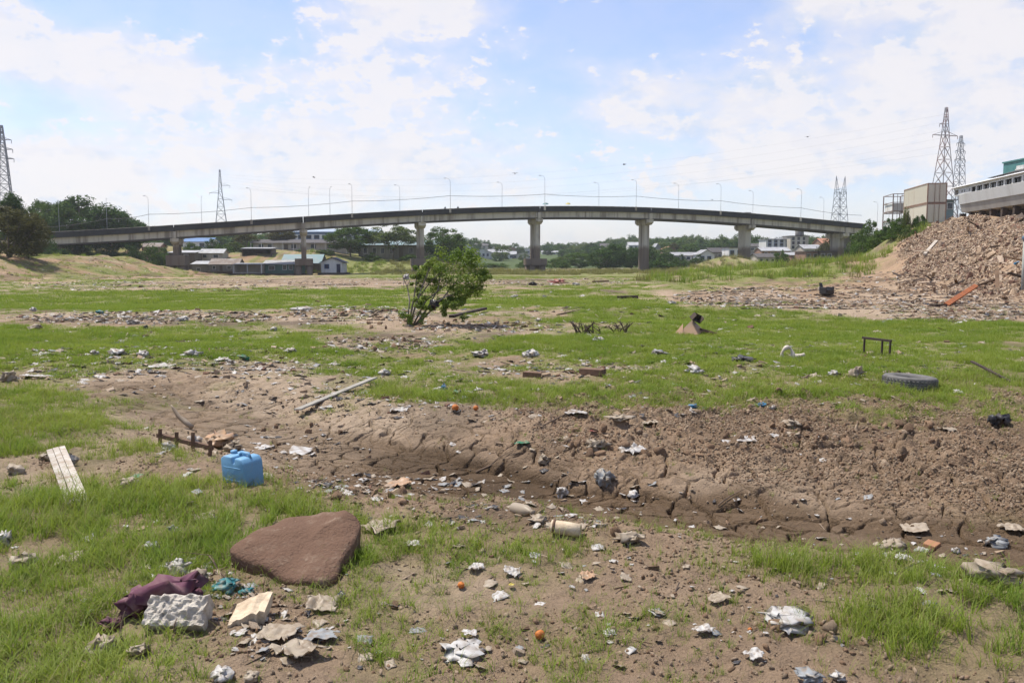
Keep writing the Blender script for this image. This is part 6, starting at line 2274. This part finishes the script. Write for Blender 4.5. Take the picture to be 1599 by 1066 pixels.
    ('plastic_bag', 'pale bag heap right of the reddish tarpaulin', 'bag', 900, 443, 16, 6, 'film_white', B),
    ('plastic_bag', 'white bag on the far grass left of the crate', 'bag', 1050, 473, 14, 8, 'film_white', B),
    ('plastic_bag', 'white bag hung up in the shrub stems', 'bag', 634, 432, 14, 12, 'film_white', B),
    ('plastic_bag', 'blue bag at the foot of the rubble at the right edge', 'bag', 1590, 411, 14, 8, 'film_blue', B),
    ('plastic_bag', 'white bag at the foot of the debris flat', 'bag', 1090, 500, 12, 5, 'film_white', B),
]
for q in LIT:
    lit(*q)

# small scraps that nothing tells apart, in named areas
rl = random.Random(77)
AREAS = [('left debris strip', 230, 498, 210, 9, 34), ('bare bank above the gully', 560, 560, 110, 24, 22), ('right grass beyond the clods', 1200, 560, 220, 40, 30), ('bare foreground soil', 1080, 940, 240, 80, 24), ('wet gully floor', 900, 800, 420, 40, 26), ('debris flat below the rubble', 1300, 466, 240, 18, 40), ('head of the gully', 480, 715, 110, 34, 22), ('strip behind the shrub', 760, 475, 260, 20, 26), ('left foreground grass', 180, 880, 180, 90, 12), ('middle strip of bare earth', 880, 580, 160, 14, 20)]
sm = [sheet_me('litter_scrap', 700 + i, ('film_white', 'film_beige', 'film_white', 'film_grey')[i % 4], 7, .45, .3) for i in range(12)] + [crumple_me('litter_scrap', 740 + i, ('film_white', 'film_beige')[i % 2], 2) for i in range(6)]
for (nm, cx, cy, rx, ry, n) in AREAS:
    for i in range(n):
        a, r = rl.uniform(0, 6.283), math.sqrt(rl.random())
        p = ground(cx + rx * r * math.cos(a), cy + ry * r * math.sin(a))
        s = rl.uniform(3, 8) * mpp(p) * .6
        tag(link('litter_scrap', sm[rl.randrange(18)], None, (p.x, p.y, p.z + .012), (rl.uniform(-.3, .3), rl.uniform(-.3, .3), rl.uniform(0, 6.28)), (s, s * rl.uniform(.5, 1), s)), 'small pale scrap of litter on the %s' % nm, 'litter', 'pale scraps on the %s' % nm)

# fruit
for (px, py, r, lab) in ((720, 917, .021, 'small orange fruit in the grass right of the cushion'), (843, 996, .026, 'larger orange fruit on the bare foreground soil'), (711, 640, .045, 'orange fruit at the top of the gully bank, left one'), (743, 640, .035, 'orange fruit at the top of the gully bank, right one'), (1171, 985, .012, 'tiny orange peel in the right foreground')):
    p = ground(px, py)
    v, f = ICO[3]
    nn = 1 - .10 * np.exp(-((v[:, 2] - 1) / .15) ** 2) + (fbm3(v * 2, 2, 3) - .5) * .06
    o = link('orange_fruit', mesh('orange_fruit', v * nn[:, None] * r, f, 'orange_fruit', True), None, (p.x, p.y, p.z + r * .75), (rl.uniform(-1, 1), rl.uniform(-1, 1), 0))
    tag(o, lab, 'orange', 'orange fruit')
    if r > .02:
        MB().tube([(0, 0, r * .88), (0, 0, r * .98)], r * .12, 6).build('stem_end', 'twig', o)

# fallen roll and muddy tube
p = ground(884, 838)
ro = thing('cardboard_roll', 'cream cardboard roll with a dark ring lying by the gully', 'roll', (p.x, p.y + .03, p.z + .05), (0, math.pi / 2 + .08, -.25))
ro.scale = (.85, .85, .88)
MB().lathe([(.045, -.12), (.055, -.118), (.057, 0), (.054, .118), (.044, .12), (.040, .10), (.042, -.10), (.045, -.12)], 24).build('tube', 'cream_foam', ro, True)
MB().lathe([(.058, -.105), (.064, -.10), (.064, -.088), (.058, -.084)], 24).build('dark_ring', 'brown_wood', ro, True)
p = ground(815, 805)
bo = thing('plastic_bottle', 'muddy bottle lying in the gully above the roll', 'bottle', (p.x, p.y + .02, p.z + .04), (1.45, 0, .55))
MB().lathe([(0, -.12), (.04, -.12), (.045, -.10), (.045, .05), (.035, .09), (.018, .115), (.016, .14), (0, .141)], 20).build('bottle_body', 'film_beige', bo, True)
MB().lathe([(0, .142), (.019, .142), (.019, .16), (0, .161)], 14).build('cap', 'film_beige', bo, True)

# cream foam with torn edge
p = ground(384, 974)
k = mpp(p)
n = 14
V, Fq = [], []
for s_ in range(2):
    for j in range(n):
        for i in range(n):
            u_, v_ = i / (n - 1) * 2 - 1, j / (n - 1)
            x = u_ * .115 + v_ * .05
            y = v_ * .19 + .02 * u_
            z = .075 + .03 * v_ - .02 * u_ ** 2 + .03 * u_ + .02 * (vn2(np.array([u_ * 4. + 2]), np.array([v_ * 4.]), 6)[0] - .5) - (.0 if s_ == 0 else (.085 + .03 * vn2(np.array([u_ * 5 + 9]), np.array([v_ * 5]), 4)[0]))
            if j == 0:
                y += .04 * (vn2(np.array([u_ * 6 + 3.]), np.array([1.]), 2)[0] - .5)
            V.append((x, y, z))
for j in range(n - 1):
    for i in range(n - 1):
        a = j * n + i
        Fq.append((a, a + 1, a + n + 1, a + n))
        Fq.append((n * n + a, n * n + a + n, n * n + a + n + 1, n * n + a + 1))
for i in range(n - 1):
    Fq += [(i + 1, i, n * n + i, n * n + i + 1), ((n - 1) * n + i, (n - 1) * n + i + 1, n * n + (n - 1) * n + i + 1, n * n + (n - 1) * n + i), (i * n, (i + 1) * n, n * n + (i + 1) * n, n * n + i * n), ((i + 1) * n + n - 1, i * n + n - 1, n * n + i * n + n - 1, n * n + (i + 1) * n + n - 1)]
fo = thing('foam_slab', 'broken cream foam slab with ragged dark underside below teal bag', 'foam', (p.x, p.y, p.z - .01), (.22, .05, .25))
fo.scale = (.82, .82, .82)
MB().add(V, Fq).build('slab', 'cream_foam', fo)
MB().add([(x * .96, y * .95 + .005, z - .05) for (x, y, z) in V[n * n:]], [f for f in [tuple(i for i in (j * n + i, j * n + i + 1, (j + 1) * n + i + 1, (j + 1) * n + i)) for j in range(n - 1) for i in range(n - 1)]]).build('torn_underside', 'brown_foam', fo)

# wrapped pole, sticks and twigs
a, b = ground(300, 672), ground(268, 662)
po = MB()
po.tube([(0, 0, .04), (-.10, .05, .10), (-.20, .08, .17), (-.27, .10, .27), (-.30, .11, .31)], [.03, .035, .028, .018, .008], 8)
tag(po.build('wrapped_pole', 'film_beige', None, True, loc=tuple(a)), 'pale cloth wrapped pole sticking up at the head of gully', 'pole')


def twig(label, a, b, h, r, mat='twig', forks=2, name='stick'):
    A, B_ = ground(*a), ground(*b)
    d = B_ - A
    m = MB()
    rr = random.Random(a[0])
    pts = [Vector((0, 0, .01)) + d * t + Vector((rr.uniform(-.02, .02), rr.uniform(-.02, .02), h * t)) for t in (0, .3, .65, 1)]
    m.tube(pts, [r, r * .9, r * .7, r * .4], 6)
    o = thing(name, label, 'stick', tuple(A))
    m.build('stem', mat, o, True)
    for i in range(forks):
        q = pts[1 + i % 2]
        m2 = MB().tube([q, q + d * .15 + Vector((rr.uniform(-.1, .1), rr.uniform(-.1, .1), .06)), q + d * .3 + Vector((rr.uniform(-.2, .2), rr.uniform(-.15, .15), .12))], [r * .5, r * .35, r * .15], 5)
        m2.build('side_twig', mat, o, True)
    return o


twig('dark forked stick lying across the cracked gully bank', (745, 740), (812, 712), .03, .014)
twig('thin stick on the bank right of the oranges', (842, 668), (900, 640), .02, .010)
twig('thin upright stake in the grass left of the concrete block', (194, 1008), (192, 1006), .16, .006, forks=0)
twig('thin upright stake in front of the concrete block', (279, 996), (278, 995), .10, .006, forks=0)
twig('stick leaning between the rags and the cushion', (352, 905), (326, 880), .06, .008, forks=1)
twig('thin twig on the dark mud right of centre', (1120, 790), (1160, 770), .03, .008)
twig('grey branch on the bare strip left of the shrub', (575, 497), (602, 487), .12, .03)
twig('dark branch near the dead branches', (870, 492), (905, 486), .05, .03)
twig('wire like stick at the edge of the rubble flat', (1490, 462), (1530, 455), .25, .03)


def dead_branches(label, px, py, wpx, hpx, n, seed):
    p = ground(px, py)
    k = mpp(p)
    rr = random.Random(seed)
    o = thing('dead_branches', label, 'branches', tuple(p))
    for i in range(n):
        x = rr.uniform(-.5, .5) * wpx * k
        y = rr.uniform(-.3, .3)
        h = rr.uniform(.4, 1) * hpx * k
        dx = rr.uniform(-.3, .3)
        m = MB().tube([(x, y, -.03), (x + dx * .4, y + rr.uniform(-.1, .1), h * .5), (x + dx, y + rr.uniform(-.2, .2), h)], [.022, .016, .006], 5)
        for j in range(4):
            z = rr.uniform(.3, .9)
            bx_ = (x + dx * z, y, h * z)
            m.tube([bx_, (bx_[0] + rr.uniform(-.14, .14), bx_[1] + rr.uniform(-.1, .1), bx_[2] + rr.uniform(.0, .12))], [.010, .005], 4)
        m.build('branch', 'timber_dark', o, True)
    return o


dead_branches('tangle of dead brown branches on the grass right of shrub', 918, 520, 42, 20, 14, 1)
dead_branches('smaller upright tangle of dead twigs beside the larger one', 966, 518, 20, 20, 9, 2)
dead_branches('grey dry brushwood at the edge of the debris flat', 1262, 432, 16, 10, 8, 3)

# ---------------------------------------------------------------- the leaning shrub
def shrub():
    rng = np.random.RandomState(8)
    foot = ground(641, 508)
    k = mpp(foot)
    o = thing('leaning_shrub', 'leafy green shrub with bare leaning stems on the open riverbed', 'shrub', tuple(foot))

    def L(px, py, dy=0.0):
        return np.array([(px - 641) * k, dy, (508 - py) * k])
    stems = [((641, 508), (650, 470), (672, 440), (700, 415)), ((645, 508), (665, 470), (690, 450), (715, 430)), ((636, 508), (640, 470), (636, 450), (630, 436)), ((648, 508), (672, 476), (700, 462), (722, 458)), ((640, 506), (655, 460), (668, 425), (680, 405)), ((650, 508), (668, 480), (684, 452), (690, 420)), ((638, 508), (646, 470), (650, 448), (652, 425)), ((652, 506), (690, 468), (712, 440), (730, 408))]
    for i, st in enumerate(stems):
        dy = rng.uniform(-.3, .3, 4)
        pts = [L(a, b, d * j / 3) for j, ((a, b), d) in enumerate(zip(st, dy))]
        m = MB().tube(pts, [.030, .024, .016, .006], 6)
        for j in range(5):
            q = pts[2] + (pts[3] - pts[2]) * rng.rand()
            e = q + rng.normal(size=3) * .16 + np.array([.08, 0, .1])
            m.tube([q, (q + e) / 2 + rng.normal(size=3) * .02, e], [.010, .007, .003], 5)
        m.build('stem', 'grey_stem', o, True)
    Q, T = [], []
    clumps = [(715, 402, 26), (735, 420, 26), (700, 425, 26), (680, 420, 22), (665, 418, 16), (745, 440, 20), (720, 445, 26), (690, 448, 24), (662, 438, 14), (700, 470, 14), (715, 478, 16), (730, 396, 18), (742, 408, 16), (650, 428, 10), (705, 412, 24), (725, 432, 26), (680, 436, 20), (748, 425, 14), (710, 460, 16), (733, 455, 18), (656, 470, 10), (668, 480, 11), (690, 480, 12), (650, 452, 8), (725, 470, 12), (758, 436, 9)]
    for (a, b, r) in clumps:
        c = L(a, b, rng.uniform(-.35, .35))
        for _ in range(5):
            cc = c + rng.normal(size=3) * r * k * .45
            q, t = leaves(cc, np.array([1, 1, .8]) * r * k * .5, 75, .038, rng, rng.uniform(.15, .85), .6)
            Q.append(q)
            T.append(t)
    V, T = np.concatenate(Q), np.concatenate(T)
    me = mesh('foliage', V, np.arange(len(V)).reshape(-1, 4), 'leaf_bush')
    a = me.attributes.new('tone', 'FLOAT', 'POINT')
    a.data.foreach_set('value', T.astype(np.float32))
    link('foliage', me, o)
    # fresh shoots at its foot
    Q, T = [], []
    for _ in range(12):
        q, t = leaves(L(642 + rng.normal() * 9, 498 + rng.normal() * 6, rng.uniform(-.2, .1)), np.array([.1, .1, .1]), 40, .035, rng, .3, .6)
        Q.append(q)
        T.append(t)
    V, T = np.concatenate(Q), np.concatenate(T)
    me = mesh('foot_shoots', V, np.arange(len(V)).reshape(-1, 4), 'leaf_bush')
    a = me.attributes.new('tone', 'FLOAT', 'POINT')
    a.data.foreach_set('value', T.astype(np.float32))
    link('foot_shoots', me, o)
    # black bag snagged low in it
    bg = crumple_me('plastic_bag', 51, 'film_dark', 3)
    q = L(680, 474, -.25)
    tag(link('plastic_bag', bg, None, (foot.x + q[0], foot.y + q[1], foot.z + q[2] - .08), (0, 0, 0), (.16, .12, .26)), 'black plastic bag snagged low in the leaning shrub', 'bag')


shrub()

# post at the right edge
p = ground(1597, 455)
pt = thing('painted_post', 'pale green post with blue top at the right edge', 'post', tuple(p))
hh = 80 * mpp(p)
MB().tube([(0, 0, -.4), (0, 0, hh)], .10, 12).build('shaft', 'post_paint', pt, True)
MB().lathe([(0, -.18), (.13, -.13), (.19, 0), (.13, .13), (0, .18)], 14).build('top_ball', 'film_blue', pt, True, loc=(0, 0, hh + .1))


# ---------------------------------------------------------------- life on the bridge
def parasol(label, px, mat, r, dz):
    t = bt(px)
    x, y = bxy(t, 1.6)
    o = thing('parasol', label, 'parasol', (x, y, bz(t) - 1.02))
    MB().tube([(0, 0, 0), (0, 0, 2.0 + dz)], .03, 6).build('pole', 'lamp_steel', o)
    m = MB()
    n = 8
    v = [(0, 0, 2.1 + dz)] + [(r * math.cos(2 * math.pi * i / n), r * math.sin(2 * math.pi * i / n), 1.65 + dz) for i in range(n)] + [(r * .55 * math.cos(2 * math.pi * i / n), r * .55 * math.sin(2 * math.pi * i / n), 1.98 + dz) for i in range(n)]
    f = [(0, 9 + i, 9 + (i + 1) % n) for i in range(n)] + [(9 + i, 1 + i, 1 + (i + 1) % n, 9 + (i + 1) % n) for i in range(n)]
    m.add(v, f).build('canopy', mat, o)


parasol('teal parasol above the parapet over the centre pier', 854, 'film_teal', .85, 0)
parasol('pale yellow parasol above the parapet right of centre pier', 889, 'film_yellow', .7, -.02)


def person(label, px, shirt, trouser):
    t = bt(px)
    x, y = bxy(t, 1.0)
    pts = [((0, 0, .95), .15), ((0, 0, 1.15), .14), ((0, 0, 1.38), .17), ((0, 0, 1.5), .06), ((0, 0, 1.62), .10), ((0, 0, 1.72), .075),
           ((.20, 0, 1.40), .06), ((.24, .02, 1.12), .045), ((.22, -.06, .88), .035), ((-.20, 0, 1.40), .06), ((-.24, .02, 1.12), .045), ((-.22, -.06, .88), .035),
           ((.10, 0, .85), .095), ((.10, -.03, .48), .07), ((.10, .02, .08), .045), ((-.10, 0, .85), .095), ((-.10, .03, .48), .07), ((-.10, .06, .08), .045), ((.10, -.14, .04), .035), ((-.10, -.10, .04), .035)]
    ed = [(0, 1), (1, 2), (2, 3), (3, 4), (4, 5), (2, 6), (6, 7), (7, 8), (2, 9), (9, 10), (10, 11), (0, 12), (12, 13), (13, 14), (0, 15), (15, 16), (16, 17), (14, 18), (17, 19)]
    me = bpy.data.meshes.new('person')
    me.from_pydata([p for p, _ in pts], ed, [])
    me.materials.append(MATS[shirt])
    o = link('person', me, None, (x, y, bz(t) - 1.02), (0, 0, .4))
    sk = o.modifiers.new('skin', 'SKIN')
    me.skin_vertices[0].data[0].use_root = True
    for i, (_, r) in enumerate(pts):
        me.skin_vertices[0].data[i].radius = (r, r)
    o.modifiers.new('sub', 'SUBSURF').levels = 1
    tag(o, label, 'person')


plain('shirt_dark', (.04, .045, .06), (.03, .03, .04), 3)
plain('shirt_grey', (.10, .11, .12), (.08, .08, .09), 3)
try:
    person('person in dark shirt walking behind the parapet above the third span', 717, 'shirt_dark', None)
    person('person in grey shirt behind the parapet left of the dark one', 697, 'shirt_grey', None)
except Exception as e:
    print('person', e)


def car(label, px):
    t = bt(px)
    x, y = bxy(t, 3.2)
    o = thing('parked_car', label, 'car', (x, y, bz(t) - 1.02), (0, 0, BANG))
    MB().prism([(-2.1, .35), (2.1, .35), (2.1, .8), (1.9, .92), (1.1, .98), (.55, 1.5), (-1.1, 1.52), (-1.8, 1.0), (-2.1, .9)], -.85, .85).build('body', 'paint_navy', o, bevel=.05)
    for y_ in (-.86, .86):
        MB().add([(-1.0, y_, 1.02), (.95, y_, 1.02), (.5, y_ * .995, 1.42), (-.95, y_ * .995, 1.44)], [(0, 1, 2, 3)]).build('side_window', 'glass_dark', o)
    for x_ in (-1.3, 1.3):
        for y_ in (-.8, .8):
            MB().lathe([(0, -.1), (.3, -.1), (.33, -.05), (.33, .05), (.3, .1), (0, .1)], 14).build('wheel', 'rubber', o, True, loc=(x_, y_, .33), rot=(math.pi / 2, 0, 0))


car('dark car roof showing above the parapet near the fifth column', 1173)

# birds
plain('feather_black', (.02, .02, .022), (.03, .03, .03), 3)
for i, (px, py, Y, lab) in enumerate(((490, 277, 160, 'leftmost black bird soaring above the bridge'), (804, 271, 160, 'black bird high above the middle of the bridge'), (975, 257, 150, 'black bird in the sky right of the centre pier'), (1261, 214, 150, 'highest black bird, at right in the sky'), (1112, 312, 231, 'black bird sitting low near the bridge cable'))):
    p = at(px, py, Y)
    o = thing('bird', lab, 'bird', tuple(p), (0, .2, i * 1.3), 'black birds in the sky')
    MB().tube([(-.28, 0, 0), (-.12, 0, .01), (.05, 0, .02), (.2, 0, .0), (.28, 0, -.01)], [.02, .07, .085, .05, .015], 8).build('body', 'feather_black', o, True)
    for s in (-1, 1):
        MB().add([(.1, s * .06, .03), (-.12, s * .06, .02), (-.10, s * .34, .10), (.10, s * .34, .11), (-.04, s * .62, .06), (.06, s * .60, .07)], [(0, 1, 2, 3), (3, 2, 4, 5)]).build('wing', 'feather_black', o)
    MB().add([(-.24, .05, 0), (-.24, -.05, 0), (-.42, -.09, 0), (-.42, .09, 0)], [(0, 1, 2, 3)]).build('tail', 'feather_black', o)

# ================================================================ AIR
def haze():
    m, k = newmat('haze_air')
    v = k.n('ShaderNodeVolumePrincipled')
    v.inputs['Color'].default_value = (.86, .91, 1.0, 1)
    v.inputs['Density'].default_value = .00016
    v.inputs['Anisotropy'].default_value = .3
    o = k.n('ShaderNodeOutputMaterial')
    k.put(o.inputs['Volume'], v.outputs[0])
    b = MB().box(-5200, 5200, -60, 6300, -40, 60).build('haze', 'haze_air')
    b['kind'] = 'stuff'
    b['label'] = 'thin pale haze over the river valley'


haze()
